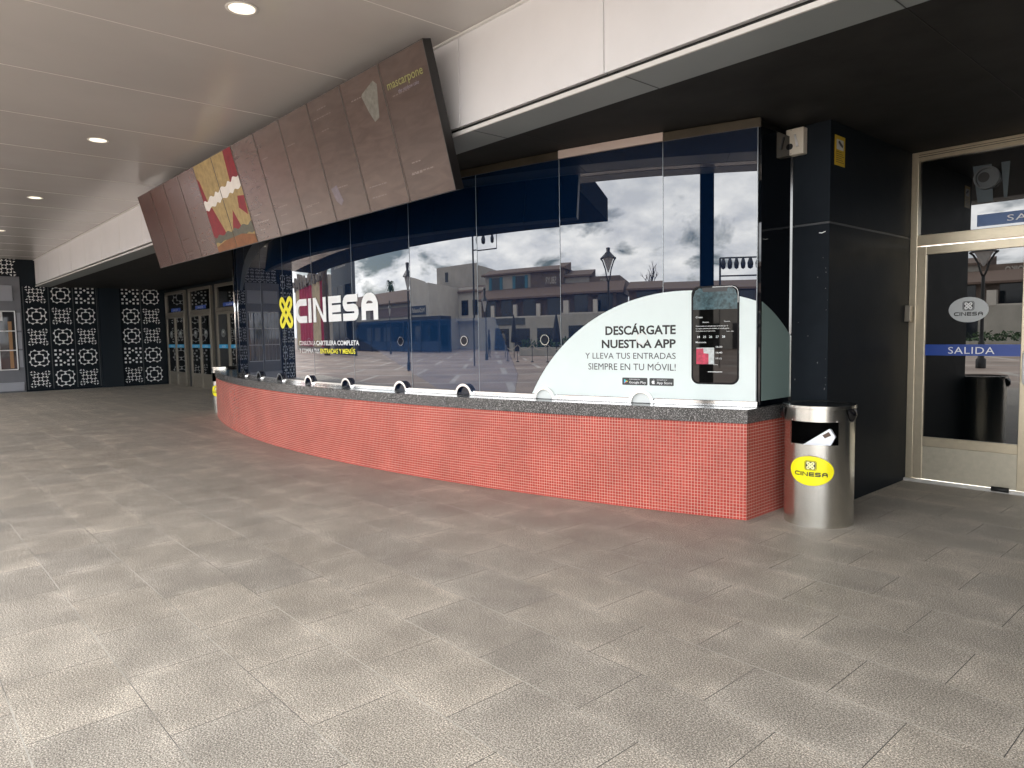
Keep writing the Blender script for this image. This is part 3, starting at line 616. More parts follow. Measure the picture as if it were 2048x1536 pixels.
# ------------------------------------------------------------------ pillars and back walls
def pillar(x0, x1, label):
    t = thing('pillar', label, 'pillar', ((x0+x1)/2, 6.6, 0), 'dark pillars at the ends of the ticket windows')
    MB().box(x0, x1, 5.72, 7.6, 0, 2.333).build('lower_block', M_dark, t, bevel=.006)
    MB().box(x0+.006, x1-.006, 5.726, 7.6, 2.333, 2.349).build('groove', M_groove, t)
    MB().box(x0, x1, 5.72, 7.6, 2.349, ZS).build('upper_block', M_dark, t, bevel=.006)
    return t
pillar(-2.872, -2.570, 'dark blue-black pillar between the ticket window and the gold-framed exit door')
pl = bpy.data.objects['pillar']; rr = random.Random(21); b = MB()
b.add([(-2.655, 5.7185, 2.262), (-2.63, 5.7185, 2.258), (-2.60, 5.7185, 2.268), (-2.602, 5.7185, 2.273), (-2.63, 5.7185, 2.264), (-2.652, 5.7185, 2.268)], [(0, 1, 2, 3, 4, 5)])
b.build('scuff_mark', M_white, pl)
for k in range(16):
    x = rr.uniform(-2.60, -2.575) if k < 10 else rr.uniform(-2.85, -2.6); z = rr.uniform(.95, 2.2); w_ = rr.uniform(.002, .006); h_ = rr.uniform(.003, .016)
    MB().add([(x, 5.7187, z), (x+w_, 5.7187, z+.002), (x+w_*.7, 5.7187, z+h_), (x-w_*.2, 5.7187, z+h_*.6)], [(0, 1, 2, 3)]).build('paint_chip', mat('chip_grey', (.16, .16, .16), .7), pl)
b = MB().box(-12.1, -2.8, 5.75, 7.5, 0, ZS); props(b.build('booth_back_wall', M_dark), 'dark wall closing the space behind the ticket windows', 'wall')
props(MB().box(-25.5, -12.2, 7.36, 7.6, 0, ZS).build('rear_wall', M_panel), 'black wall around the far exit doors', 'wall')
props(MB().box(3.4, 3.7, .1, 7.5, 0, ZC).build('shading_wall', M_dark), 'dark wall closing the right end of the covered entrance, out of the picture', 'wall')  # unseen wall, added to keep daylight off the pillar side
props(MB().box(-.62, XR, 7.5, 7.7, 0, ZS).build('entrance_wall', M_dark), 'dark wall to the right of the gold-framed exit door', 'wall')

def small_text_plane(s_, h, x, z, y, mt, parent, name='lettering', width=None, bold=0, align='CENTER', nx=None, space=1):
    """upright lettering on a wall facing -Y"""
    return text_mesh(s_, h, bold, width, space, align).map(lambda a, b_, c_: (x+a, y-c_, z+b_)).build(name, mt, parent)

def exit_door(x0, leafw, yp, zt, label, near=False, group=None):
    """double glazed door in a metal frame, transom light above, facing -Y"""
    W_ = .07+leafw*2+.07; x1 = x0+W_; t = thing('exit_door', label, 'door', ((x0+x1)/2, yp, 0), group)
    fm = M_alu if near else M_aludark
    k = .982
    b = MB()
    b.box(x0, x0+.062, yp-.05, yp+.06, 0, zt); b.box(x1-.062, x1, yp-.05, yp+.06, 0, zt)
    b.box(x0+.062, x1-.062, yp-.05, yp+.06, zt-.085, zt); b.box(x0+.062, x1-.062, yp-.045, yp+.055, 2.262, 2.362)
    b.box(x0+.062, x1-.062, yp-.03, yp+.05, 0, .022)
    fr = b.build('frame', fm, t, bevel=.004)
    b = MB(); b.box(x0+.062, x1-.062, yp-.058, yp-.05, zt-.050, zt-.046); b.box(x0+.0625, x1-.0625, yp-.0515, yp-.05, zt-.03, zt-.026); b.build('frame_groove', M_black, fr)
    MB().box(x0+.062, x1-.062, yp-.005, yp+.005, 2.362, zt-.085).build('transom_glass', M_doorglass, t)
    xc = (x0+x1)/2
    bd = MB().box(xc-.46, xc+.46, yp-.009, yp-.006, 2.388, 2.492).build('sign_band', M_lblue if near else M_blue, t); small_text_plane('SALIDA', .055, xc, 2.412, yp-.0105, M_white, bd, width=.46, space=1.1)
    for i in range(2):
        a = x0+.066+i*(leafw+.008); c_ = a+leafw-.004; yl = yp-.03
        lf = MB().box(a, a+.08, yl-.025, yl+.025, .03, 2.25).box(c_-.08, c_, yl-.025, yl+.025, .03, 2.25).box(a+.08, c_-.08, yl-.025, yl+.025, 2.172, 2.25).box(a+.08, c_-.08, yl-.025, yl+.025, .352, .442).build('door_leaf', fm, t, bevel=.004)
        MB().box(a+.08, c_-.08, yl-.012, yl+.012, .03, .352).build('kick_panel', mat('kick_panel_metal', (.46, .42, .33), .42, metal=.5, noise=.08, nscale=20) if near else fm, lf)
        MB().box(a+.08, c_-.08, yl-.004, yl+.004, .442, 2.172).build('door_glass', M_doorglass, lf)
        bd = MB().box(a+.082, c_-.082, yl-.0075, yl-.0045, 1.222, 1.325).build('sign_band', M_blue if near else M_cyan, lf)
        xm = (a+c_)/2
        small_text_plane('SALIDA', .066, xm, 1.240, yl-.009, M_white, bd, width=.37 if near else .3, space=1.08)
        # oval sticker
        xo = xm-.03 if near else xm; oz = 1.643
        ov = MB(); ov.add([(xo+.160*math.cos(2*PI*j/40), yl-.006, oz+.115*math.sin(2*PI*j/40)) for j in range(40)], [tuple(range(40))])
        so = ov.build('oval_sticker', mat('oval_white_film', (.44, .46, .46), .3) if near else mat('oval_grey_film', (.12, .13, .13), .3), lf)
        logo_letters(.232, .034, .0085).map(lambda x, y, z: (xo-.116+x, yl-.0075, oz-.055+y)).build('logo_lettering', M_black, so)
        e = flat(rrect(.082, .072, .014)); e.map(lambda x, y, z: (xo+x, yl-.0072, oz+.035+y)).build('emblem_square', M_greyprint, so)
        rb = MB(); ribbon(rb, rrect(.092, .082, .017), .004, True); rb.map(lambda x, y, z: (xo+x, yl-.0073, oz+.035+y)).build('emblem_outline', M_black, so)
        emblem_loops(.055, .0105).map(lambda x, y, z: (xo+x, yl-.0080-z*.5, oz+.035+y)).build('emblem_loops', M_motif, so)
        if near:
            hx = c_-.04 if i == 0 else a+.04
            MB().tube([(hx, yl-.025, .98), (hx, yl-.075, 1.0), (hx, yl-.085, 1.06), (hx, yl-.085, 1.2), (hx, yl-.075, 1.25), (hx, yl-.025, 1.27)], .014, 10).build('handle', mat('white_handle', (.7, .7, .68), .3), lf, True)
    return t
dr = exit_door(-2.570, .93, 7.5, ZS-.004, 'gold-framed glass exit door with white oval sticker beside the dark pillar', True)
MB().box(-2.572, -.60, 7.405, 7.45, .0, .028).build('threshold', mat('pale_threshold', (.6, .58, .55), .4, metal=.5), dr, bevel=.004)
MB().tube([(-1.83, 7.39, .035), (-1.70, 7.39, .035)], .022, 12).build('door_stop', M_rubber, dr, True)
MB().box(-2.569, -2.52, 7.34, 7.41, 1.545, 1.70).build('lock_keeper', M_aludark, dr, bevel=.004)
def dtx(z0_, z1_, xa, xb, xc_, xd, mt, nm): return MB().add([(xa, 7.4935, z1_), (xb, 7.4935, z1_), (xd, 7.4935, z0_), (xc_, 7.4935, z0_)], [(3, 2, 1, 0)]).build(nm, mt, dr)
M_vent = mat('grey_vent_plate', (.05, .07, .08), .5)
dtx(2.60, 2.93, -2.075, -1.93, -2.03, -1.91, M_vent, 'vent_plate'); dtx(2.62, 2.93, -1.857, -1.79, -1.83, -1.805, M_vent, 'vent_plate')
b = MB(); b.lathe([(.085, .0), (.10, .0), (.10, .05), (.085, .05), (.085, .004), (.0, .004)], (0, 0, 0), 32); b.map(lambda x, y, z: (-1.956+x, 7.493-z, 2.81+y)).build('vent_collar', mat('dull_vent_metal', (.09, .10, .105), .5, metal=.3), dr, 'auto')
b = MB(); b.lathe([(0, .006), (.045, .006)], (0, 0, 0), 24); b.map(lambda x, y, z: (-1.985+x, 7.487-z, 2.82+y)).build('vent_mouth', M_black, dr)
far_labels = ('grey-framed far exit door next to the patterned wall corner', 'grey-framed far exit door, middle one of the three', 'grey-framed far exit door closest to the ticket counter')
proto = None
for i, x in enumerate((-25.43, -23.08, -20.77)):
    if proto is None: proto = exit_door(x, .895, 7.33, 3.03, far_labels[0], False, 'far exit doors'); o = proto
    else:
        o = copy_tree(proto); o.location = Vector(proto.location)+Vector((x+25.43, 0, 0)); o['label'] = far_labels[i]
b = MB()

# ------------------------------------------------------------------ patterned wall far left
def tri(b, *p): b.add([(x, y, 0) for x, y in p], [tuple(range(len(p)))])
def sym4(pts, both=True):
    out = []
    for k in range(4):
        q = pts
        for _ in range(k): q = [(-y, x) for x, y in q]
        out.append(q)
        if both: out.append([(-x if k % 2 == 0 else x, y if k % 2 == 0 else -y) for x, y in q][::-1])
    return out
def motif(kind):
    b = MB(); P_ = []
    if kind == 0:
        P_ += sym4([(-.18, .82), (0, .63), (.18, .82)], False)+sym4([(-.18, .42), (.18, .42), (0, .63)], False)
        P_ += sym4([(.22, .44), (.44, .44), (.44, .22)], False)+sym4([(.62, .82), (.82, .62), (.82, .82)], False)
        P_ += sym4([(.24, .83), (.60, .83), (.42, 1.0)])
    elif kind == 1:
        for cx, cy in ((0, 0), (.42, .42), (-.42, .42), (.42, -.42), (-.42, -.42)):
            for sx in (1, -1):
                for sy in (1, -1): P_.append([(cx+sx*.205, cy+sy*.205), (cx+sx*.02, cy+sy*.205), (cx+sx*.205, cy+sy*.02)])
        P_ += sym4([(.05, .62), (.22, .62), (.24, .8)])
        for sx in (1, -1):
            for sy in (1, -1): P_ += [[(sx*.80, sy*.80), (sx*.98, sy*.80), (sx*.80, sy*.98)], [(sx*.60, sy*.80), (sx*.60, sy*.97), (sx*.44, sy*.80)], [(sx*.80, sy*.60), (sx*.97, sy*.60), (sx*.80, sy*.44)]]
    else:
        for x in (-.86, -.38, .38, .86):
            for y in (-.86, -.38, .38, .86): P_.append([(x-.115, y-.115), (x+.115, y-.115), (x+.115, y+.115), (x-.115, y+.115)])
        for x, y in ((0, .62), (0, -.62), (.62, 0), (-.62, 0)): P_.append([(x-.155, y), (x, y-.155), (x+.155, y), (x, y+.155)])
    for p in P_:
        cx_ = sum(q[0] for q in p)/len(p); cy_ = sum(q[1] for q in p)/len(p); g = 1.0 if kind == 2 else 1.22
        tri(b, *[(cx_+(q[0]-cx_)*g, cy_+(q[1]-cy_)*g) for q in p])
    return b
pw = thing('patterned_wall', 'black wall panels printed with white star and flower motifs', 'wall', (XL, 5.3, 0))
MB().box(XL-.3, XL, 3.30, 7.6, 0, ZC+.1).build('wall_panel', M_panel, pw)
b = MB()
for y in (3.36, 4.005, 4.644, 5.285, 6.55): b.box(XL, XL+.008, y-.012, y+.012, 0, ZS)
b.build('cover_strip', M_groove, pw)
MB().box(XL, XL+.06, 5.32, 5.93, 0, ZS).build('plain_panel', mat('plain_black_panel', (.010, .016, .022), .28), pw)
MB().box(XL, XL+.012, 3.30, 7.4, 0, .06).build('skirting', M_dark, pw)
cols = [(3.675, (1, 0, 1, 0, 1)), (4.325, (0, 1, 0, 2, 0)), (4.965, (2, 0, 1, 0, 1)), (6.25, (2, 0, 0, 2, 1)), (6.86, (0, 1, 1, 0, 0))]
for yc, ks in cols:
    for r_, kd in enumerate(ks):
        zc = 2.90-.635*r_; hf = .262
        mb = motif(kd).map(lambda x, y, z: (XL+.004, yc+x*hf, zc+y*hf*.98))
        mb.build('motif_print', M_motif, pw)
# outdoor end of the same wall: grey shop front with patterned columns
sh = thing('shop_front', 'grey panelled shop front with white-barred window beside the patterned wall', 'shop front', (XL, 1.2, 0))
MB().box(XL-.3, XL-.02, -.8, 3.30, 0, 3.42).build('wall', M_greyshop, sh)
MB().box(XL-.3, XL+.02, -.8, 3.30, 3.42, ZC+.1).build('top_band', M_panel, sh)
for yc in (2.95, 2.33, 1.7, 1.07, .44, -.2):
    motif(1).map(lambda x, y, z: (XL+.024, yc+x*.28, 3.70+y*.28)).build('motif_print', M_motif, sh)
for yc, wd in ((2.28, 1.7), (.25, 1.7)):
    f = MB()
    y0_, y1_ = yc-wd/2, yc+wd/2
    for k in range(5): yk = y0_+(y1_-y0_)*k/4; f.box(XL-.02, XL+.03, yk-.014, yk+.014, .68, 2.40)
    for z in (.68, 1.25, 1.82, 2.40): f.box(XL-.019, XL+.029, y0_, y1_, z-.014, z+.014)
    wf = f.build('window', M_whiteframe, sh)
    MB().box(XL-.021, XL-.012, y0_, y1_, .68, 2.40).build('pane', M_shopglass, wf)
    MB().box(XL-.02, XL+.012, y0_+.02, y1_-.02, 2.70, 3.16).build('sign_panel', M_greylight, sh, bevel=.01)
b = MB()
for z0_, z1_ in ((.74, 1.24), (1.29, 1.78), (1.83, 2.36)): b.box(XL-.02, XL+.006, 3.17, 3.27, z0_, z1_)
b.build('side_light', M_greylight, sh)
MB().box(XL-.02, XL+.004, 3.145, 3.165, .66, 2.42).build('side_frame', M_panel, sh)
MB().box(XL-.02, XL+.05, -.8, 3.26, .04, .30).build('plinth_rail', M_greylight, sh, bevel=.02)
# display inside the window: pale cloth and warm timber edge
MB().box(XL-.011, XL-.006, 2.68, 2.83, 2.12, 2.38).build('display_cloth', M_whiteframe, sh)
MB().box(XL-.011, XL-.006, 2.95, 3.04, .72, 2.1).build('display_timber', mat('warm_timber', (.30, .17, .08), .5), sh)
pc2 = thing('patterned_column', 'black column with white motifs at the open end of the grey shop front', 'column', (XL, -1.6, 0))
MB().box(XL-.3, XL+.1, -2.3, -.8, 0, ZC+.1).build('shaft', M_panel, pc2)
for r_, kd in enumerate((0, 2, 0, 1, 0, 2)):
    motif(kd).map(lambda x, y, z: (XL+.104, -1.2+x*.3, 3.5-.64*r_+y*.28)).build('motif_print', M_motif, pc2)
    motif((kd+1) % 3).map(lambda x, y, z: (XL+.104, -1.9+x*.3, 3.5-.64*r_+y*.28)).build('motif_print', M_motif, pc2)

# ------------------------------------------------------------------ row of tilted screens
SP, SZB, SYB, SL = .6723, 2.676, 3.615, 1.166; TILT = math.atan2(.298, 1.127)
M_bezel = mat('screen_casing', (.010, .009, .009), .4)
M_edge = mat('screen_edge', (.012, .010, .009), .35)
ordn = ('leftmost', 'second', 'third', 'fourth', 'fifth', 'sixth', 'seventh', 'eighth', 'ninth', 'tenth', 'eleventh', 'last')
def screen_frame(o): o.rotation_euler = (TILT, 0, 0)
sc_root = None
for i in range(12):
    x = -12.752+SP*i+SP/2; dz = (-.008, .0)[i % 2] if i in (3, 7) else 0
    if i in (4, 5): lb = ('showing a gold and red curtain picture, left of the pair', 'showing a gold and red curtain picture, right of the pair')[i-4]
    elif i == 11: lb = 'with green lettering at its top, nearest end of the hanging row'
    else: lb = {0: 'far end of the hanging row, reddest tint', 1: 'second from the far end of the row', 2: 'third from the far end of the row', 3: 'next to the curtain picture on its far side', 6: 'wavy marks, next to the curtain picture on its near side', 7: 'second after the curtain picture', 8: 'third after the curtain picture, with bluish corner', 9: 'third before the one with green lettering', 10: 'with pale grey patch, beside the green lettering screen'}[i]
    lb = 'tilted brown screen ' + lb if i not in (4, 5) else 'tilted screen ' + lb
    if i == 9: lb = 'tilted brown screen with violet smudge, third from the near end'
    t = thing('display_screen', lb, 'screen', (0, 0, 0), 'row of tilted display screens')
    if sc_root is None:
        hw = SP/2-.004
        cs = MB().box(-hw, hw, .006, .085, 0, SL).build('casing', M_bezel, None, bevel=.003); cs.parent = t
        fr = MB().box(-hw, -hw+.008, .0, .006, 0, SL).box(hw-.008, hw, .0, .006, 0, SL).box(-hw+.008, hw-.008, .0, .006, 0, .007).box(-hw+.008, hw-.008, .0, .006, SL-.007, SL).build('bezel', M_edge); fr.parent = t
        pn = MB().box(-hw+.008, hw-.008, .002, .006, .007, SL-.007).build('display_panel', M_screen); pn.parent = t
        ll = MB().box(-hw-.001, -hw+.0025, -.001, .0, 0, SL).build('edge_strip', mat('screen_edge_strip', (.30, .22, .18), .35)); ll.parent = t
        br_ = MB().box(-.05, .05, .085, .14, .75, .95).build('bracket', M_bezel); br_.parent = t
        sc_root = t
    else:
        for ch in [c_ for c_ in sc_root.children if not c_.name.startswith(('picture', 'lettering'))]:
            q = ch.copy(); C.objects.link(q); q.parent = t
    t.location = (x, SYB, SZB+dz); screen_frame(t)
    def flat_on(b, name, mt, y=.0): 
        o = b.map(lambda a, c_, d: (a, y-.001-d, c_)).build(name, mt); o.parent = t; return o
    hw = SP/2-.010
    if i in (4, 5):
        # draped facade's reflection painted over two screens: gold drapes, crimson curtain, white ruffled pelmet
        def clip(p):                          # reflection coordinates run 0..2 over both screens
            bm = bmesh.new(); bm.faces.new([bm.verts.new((x_, z_, 0)) for x_, z_ in p])
            for co, no in (((i-4, 0, 0), (-1, 0, 0)), ((i-3, 0, 0), (1, 0, 0)), ((0, 1, 0), (0, 1, 0)), ((0, 0, 0), (0, -1, 0))):
                bmesh.ops.bisect_plane(bm, geom=bm.verts[:]+bm.edges[:]+bm.faces[:], plane_co=co, plane_no=no, clear_outer=True)
            bm.verts.index_update(); b = MB()
            if bm.faces: b.add([((v.co.x-(i-4)-.5)*2*hw, .008+v.co.y*(SL-.016), 0) for v in bm.verts], [tuple(v.index for v in f.verts) for f in bm.faces])
            bm.free(); return b
        def pic(nm, pts_, mt, y):
            b = clip(pts_)
            if b.v: flat_on(b, nm, mt, y)
        def wav(x0, x1, z0, z1, n, amp, ph_): return [(x0+(x1-x0)*k/n, z0+(z1-z0)*k/n+amp*math.sin(ph_+k*.62+.6*math.sin(k*.27))) for k in range(n+1)]
        mg = mat('gold_drape_reflection', (.36, .26, .10), .35, noise=.3, nscale=11, spec=.15); mr_ = mat('crimson_drape_reflection', (.22, .006, .016), .35, noise=.25, nscale=9, spec=.12); mw = mat('white_pelmet_reflection', (.80, .77, .72), .4, spec=.2, noise=.06, nscale=12)
        mo = mat('ochre_floor_reflection', (.22, .085, .03), .4, spec=.15, noise=.25, nscale=9); mgr = mat('dark_foliage_reflection', (.045, .048, .022), .4, noise=.5, nscale=16)
        pic('picture', [(0, 0), (2, 0), (2, 1), (0, 1)], mg, .0008)
        pic('picture_curtain', [(.0, .55), (.25, .52), (.10, .82), (0, .86)], mr_, -.0002)
        pic('picture_curtain', [(1.55, .62), (2, .62), (2, 1), (1.62, 1)], mr_, -.0002)
        pic('picture_curtain', [(0, .14), (.75, .14), (.35, .50), (0, .53)], mr_, -.0002)
        pic('picture_curtain', [(1.0, .16), (1.55, .14), (1.3, .4)], mr_, -.0002)
        pic('picture_curtain', [(1.62, .40), (1.95, .30), (2, .5), (1.7, .52)], mr_, -.0002)
        up_ = wav(0, 2, .58, .72, 60, .016, 0); lo_ = wav(0, 2, .48, .60, 60, .013, 1.2)
        pic('picture_pelmet', lo_+up_[::-1], mw, -.0010)
        pic('picture_foliage', wav(0, 2, .10, .12, 50, .010, 0)+[(2, .21)]+wav(2, 0, .22, .17, 50, .014, 1)+[(0, .12)], mgr, -.0012)
        pic('picture_ground', [(0, 0), (2, 0), (2, .09), (1.4, .13), (.6, .11), (0, .06)], mo, -.0016)
    else:
        faint = mat('faint_print', (.16, .12, .105), .15)
        b = MB(); rr = random.Random(i*13+5)
        if i >= 2:
            for k in range(4):
                z_ = rr.choice((.06, .12, .22, .30, .86, .98, 1.05))+rr.uniform(-.01, .01); xa_ = -hw+.05+rr.uniform(0, .12); n_ = rr.randint(3, 7)
                for j in range(n_):
                    wl = rr.uniform(.02, .05); b.add([(xa_, z_, 0), (xa_+wl, z_, 0), (xa_+wl, z_+.010, 0), (xa_, z_+.010, 0)], [(0, 1, 2, 3)]); xa_ += wl+.012
            flat_on(b, 'faint_caption', faint, .0018)
        if i == 11:
            flat_on(text_mesh('mascarpone', .072, .006, .52, 1, 'CENTER').map(lambda a, c_, d: (a-.01, c_+.93, 0)), 'lettering', mat('dull_green_print', (.24, .24, .06), .3), .0)
            flat_on(text_mesh('the rainbow cake', .030, .0, .30, 1, 'CENTER', .2).map(lambda a, c_, d: (a+.02, c_+.875, 0)), 'lettering', mat('dull_lilac_print', (.22, .19, .24), .3), .0)
        if i == 10: flat_on(flat([(-.02, .98), (.0, 1.0), (.21, 1.06), (.26, 1.02), (.18, .76), (.10, .74), (.04, .84)]), 'picture_patch', mat('pale_patch_print', (.155, .15, .125), .2, noise=.3, nscale=20), .0015)
        if i == 9: flat_on(flat([(-.28, .32), (-.16, .34), (-.10, .18), (-.16, .14), (-.24, .2)]), 'picture_patch', mat('violet_patch_print', (.10, .08, .105), .2, noise=.3, nscale=20), .0015)

# ------------------------------------------------------------------ litter bins
def make_bin(cx, cy, face, label):
    t = thing('litter_bin', label, 'litter bin', (cx, cy, 0), 'steel litter bins')
    RB = .252; seg = 96; zt = [0, .012, .628, .800, .895]; half = .74
    b = MB(); angs = [2*PI*j/seg for j in range(seg)]
    for z in (0.0, .628, .800, .893):
        b.v += [(cx+RB*math.cos(a), cy+RB*math.sin(a), z) for a in angs]
    def inop(j): 
        d = (angs[j]+PI/seg-face+PI) % (2*PI)-PI; return abs(d) < half
    for r_ in range(3):
        for j in range(seg):
            if r_ == 1 and inop(j): continue
            a = r_*seg+j; c_ = r_*seg+(j+1) % seg; b.f.append((a, c_, c_+seg, a+seg))
    body = b.build('body', M_steel, t, True)
    b2 = MB(); ri = RB-.005
    for z in (0.004, .622, .806, .893): b2.v += [(cx+ri*math.cos(a), cy+ri*math.sin(a), z) for a in angs]
    for r_ in range(3):
        for j in range(seg):
            if r_ == 1 and inop(j): continue
            a = r_*seg+j; c_ = r_*seg+(j+1) % seg; b2.f.append((a, c_, c_+seg, a+seg))
    b2.build('inner_shell', mat('black_inside', (.004, .004, .004), .7, spec=.1), t, True)
    MB().lathe([(.165, .01), (.165, .55), (.17, .62), (.12, .64), (0, .60)], (cx, cy, 0), 48).build('inner_liner', M_bag, t, True)
    MB().lathe([(0, .905), (RB-.01, .905), (RB+.004, .910), (RB+.012, .918), (RB+.012, .897), (RB+.002, .893), (0, .893)], (cx, cy, 0), 96).build('lid', M_steel, t, 'auto')
    MB().lathe([(0, .9075), (.12, .907), (RB-.014, .9065)], (cx, cy, 0), 64).build('ash_tray', mat('black_tray', (.02, .02, .02), .12, spec=.6), t, True)
    def on_bin(m_, z0, da=0, off=.004): return m_.map(lambda x, y, z: (cx+(RB+off+z)*math.cos(face+da+x/RB), cy+(RB+off+z)*math.sin(face+da+x/RB), z0+y))
    # rim around the opening
    rb = MB(); ribbon(rb, rrect(2*half*RB+.012, .184, .022), .008, True); on_bin(rb, .714, 0, .0025).build('opening_rim', M_steel, t)
    # bag folds that hang out under the lid
    rr = random.Random(3)
    for a0, a1 in ((face-1.62, face-1.05), (face+1.0, face+1.5)):
        f = MB(); n = 12
        for j in range(n+1):
            a = a0+(a1-a0)*j/n; drop = .09*math.sin(PI*j/n)+.012
            for q in range(5):
                rq = RB+.006+.03*math.sin(PI*q/4)*math.sin(PI*j/n)+rr.uniform(-.005, .006); f.v.append((cx+rq*math.cos(a), cy+rq*math.sin(a), .897-drop*q/4))
        f.f = [(j*5+q, (j+1)*5+q, (j+1)*5+q+1, j*5+q+1) for j in range(n) for q in range(4)]
        f.build('bag_fold', M_bag, t, True)
    # oval badge
    da = -.04
    ov = MB(); n = 44; bd = grid_poly([(.158*math.cos(2*PI*j/n), .110*math.sin(2*PI*j/n)) for j in range(n)], 0, 16)
    rim = MB(); ribbon(rim, [(.158*math.cos(2*PI*j/n), .110*math.sin(2*PI*j/n)) for j in range(n)], .008, True)
    badge = on_bin(bd, .432, da, .010).build('oval_badge', mat('yellow_enamel', (.88, .80, .01), .25), t, True)
    on_bin(rim, .432, da, .0085).build('badge_rim', mat('dull_gold', (.5, .4, .1), .3, metal=.5), badge)
    on_bin(logo_letters(.232, .032, .0085).map(lambda x, y, z: (x-.116, y, z)), .392, da, .0118).build('logo_lettering', M_black, badge)
    on_bin(grid_poly(rrect(.070, .060, .012), 0, 4), .474, da, .0113).build('emblem_square', M_greyprint, badge)
    rb = MB(); ribbon(rb, rrect(.080, .070, .015), .003, True); on_bin(rb, .474, da, .0118).build('emblem_outline', M_black, badge)
    on_bin(emblem_loops(.047, .0095), .474, da, .0125).build('emblem_loops', mat('pale_yellow_print', (.85, .82, .4), .4), badge)
    return t
BX, BY = -2.49, 5.415
vface = math.atan2(0-BY, 0-BX)
make_bin(BX, BY, vface-.18, 'brushed steel litter bin with yellow oval badge beside the dark pillar')
make_bin(-14.86, 5.35, math.atan2(-5.35, 14.86)-.75, 'steel litter bin half hidden behind the far end of the red counter')
# carton dropped in the bin
fd = Vector((math.cos(vface-.18), math.sin(vface-.18), 0)); rt = Vector((-fd.y, fd.x, 0)); oc = Vector((BX, BY, 0))+fd*.196
b = MB(); prof = [(-.105, .600), (.105, .600), (.150, .690), (.118, .745), (.104, .748)]
def cart(x, z, d): p = oc+rt*x+fd*d; return (p.x, p.y, z)
n = len(prof); b.add([cart(x, z, .014) for x, z in prof]+[cart(x, z, -.02) for x, z in prof], [tuple(range(n)), tuple(range(2*n-1, n-1, -1))]+[(i, n+i, n+(i+1) % n, (i+1) % n) for i in range(n)])
ct = props(b.build('paper_carton', M_paper), 'crumpled white paper carton with brown patch lying in the bin opening', 'carton')
b = MB(); b.add([cart(x, z, .0155) for x, z in ((.060, .700), (.078, .678), (.122, .702), (.104, .728))], [(0, 1, 2, 3)]); b.build('brown_patch', M_brown, ct)

# ------------------------------------------------------------------ small wall fittings
t = thing('alarm_box', 'cream key switch box with black round socket high on the dark pillar', 'switch box', (-2.83, 5.69, 3.0))
MB().box(-2.905, -2.757, 5.645, 5.718, 2.905, 3.115).build('case', M_cream, t, bevel=.008)
b = MB(); b.add([(-2.865+.022*math.cos(2*PI*j/20), 5.6435, 2.975+.024*math.sin(2*PI*j/20)) for j in range(20)], [tuple(range(20))]); b.build('socket', M_black, t)
MB().tube([(-2.825, 5.638, 3.06), (-2.80, 5.632, 2.965)], [.009, .011], 8).build('lever', M_whiteframe, t, True)
b = MB()
for z in (2.915, 3.105):
    b.add([(-2.86+.004*math.cos(2*PI*j/8), 5.6433, z+.004*math.sin(2*PI*j/8)) for j in range(8)], [tuple(range(8))])
b.build('screw', M_brown, t)
t = thing('warning_sign', 'yellow camera surveillance notice on the side of the dark pillar', 'sign', (-2.567, 5.88, 2.9))
MB().box(-2.5695, -2.567, 5.79, 5.975, 2.80, 3.035).build('plate', mat('dull_yellow_sign', (.55, .37, .02), .45), t)
MB().box(-2.567, -2.5662, 5.82, 5.945, 2.925, 3.005).build('white_field', mat('sign_white', (.55, .55, .52), .5), t)
cm = MB(); cm.add([(-2.5655, y, z) for y, z in ((5.845, 2.985), (5.87, 2.965), (5.925, 2.945), (5.935, 2.965), (5.895, 2.985), (5.87, 2.998))], [(0, 1, 2, 3, 4, 5)]); cm.build('camera_symbol', M_black, t)
b = MB()
for k in range(6): b.add([(-2.5663, 5.81, 2.825+.016*k), (-2.5663, 5.955-.02*(k % 3), 2.825+.016*k), (-2.5663, 5.955-.02*(k % 3), 2.830+.016*k), (-2.5663, 5.81, 2.830+.016*k)], [(0, 1, 2, 3)])
b.build('small_print', M_brown, t)
t = thing('security_camera', 'small white security camera under the screens at the far end of the window', 'camera', (-12.2, 5.62, 3.06))
MB().tube([(-12.2, 5.70, 3.08), (-12.2, 5.52, 3.08), (-12.2, 5.46, 3.02)], .03, 12).build('arm', M_cream, t, True)
MB().lathe([(0, -.055), (.03, -.045), (.05, -.02), (.055, .01), (.05, .03)], (-12.2, 5.46, 3.0), 20).build('dome', M_whiteframe, t, True)

# ------------------------------------------------------------------ the plaza behind the viewer, seen mirrored in the glass
M_cw = mat('cream_render', (.37, .355, .31), .8, noise=.12, nscale=.8); M_gw = mat('grey_cream_render', (.36, .335, .30), .8, noise=.12, nscale=.8)
M_pale = mat('pale_render', (.52, .49, .44), .8, noise=.1, nscale=.8); M_brk = mat('brown_stone', (.13, .10, .085), .8, noise=.3, nscale=2)
M_roof = tile_mat('clay_roof_tiles', (.075, .052, .043, 1), (.21, .15, .12, 1)); M_win = mat('dark_window', (.012, .016, .022), .08)
M_shut = mat('teal_shutter', (.05, .17, .24), .5); M_pblue = mat('blue_terrace', (.022, .036, .07), .5); M_iron = mat('black_iron', (.012, .012, .013), .45)
def shedroof(b, x0, x1, y0, y1, z0, z1): b.add([(x0, y0, z0), (x1, y0, z0), (x1, y1, z1), (x0, y1, z1), (x0, y0, z0-.15), (x1, y0, z0-.15), (x1, y1, z0-.15), (x0, y1, z0-.15)], [(0, 1, 2, 3), (4, 7, 6, 5), (0, 4, 5, 1), (1, 5, 6, 2), (2, 6, 7, 3), (3, 7, 4, 0)])
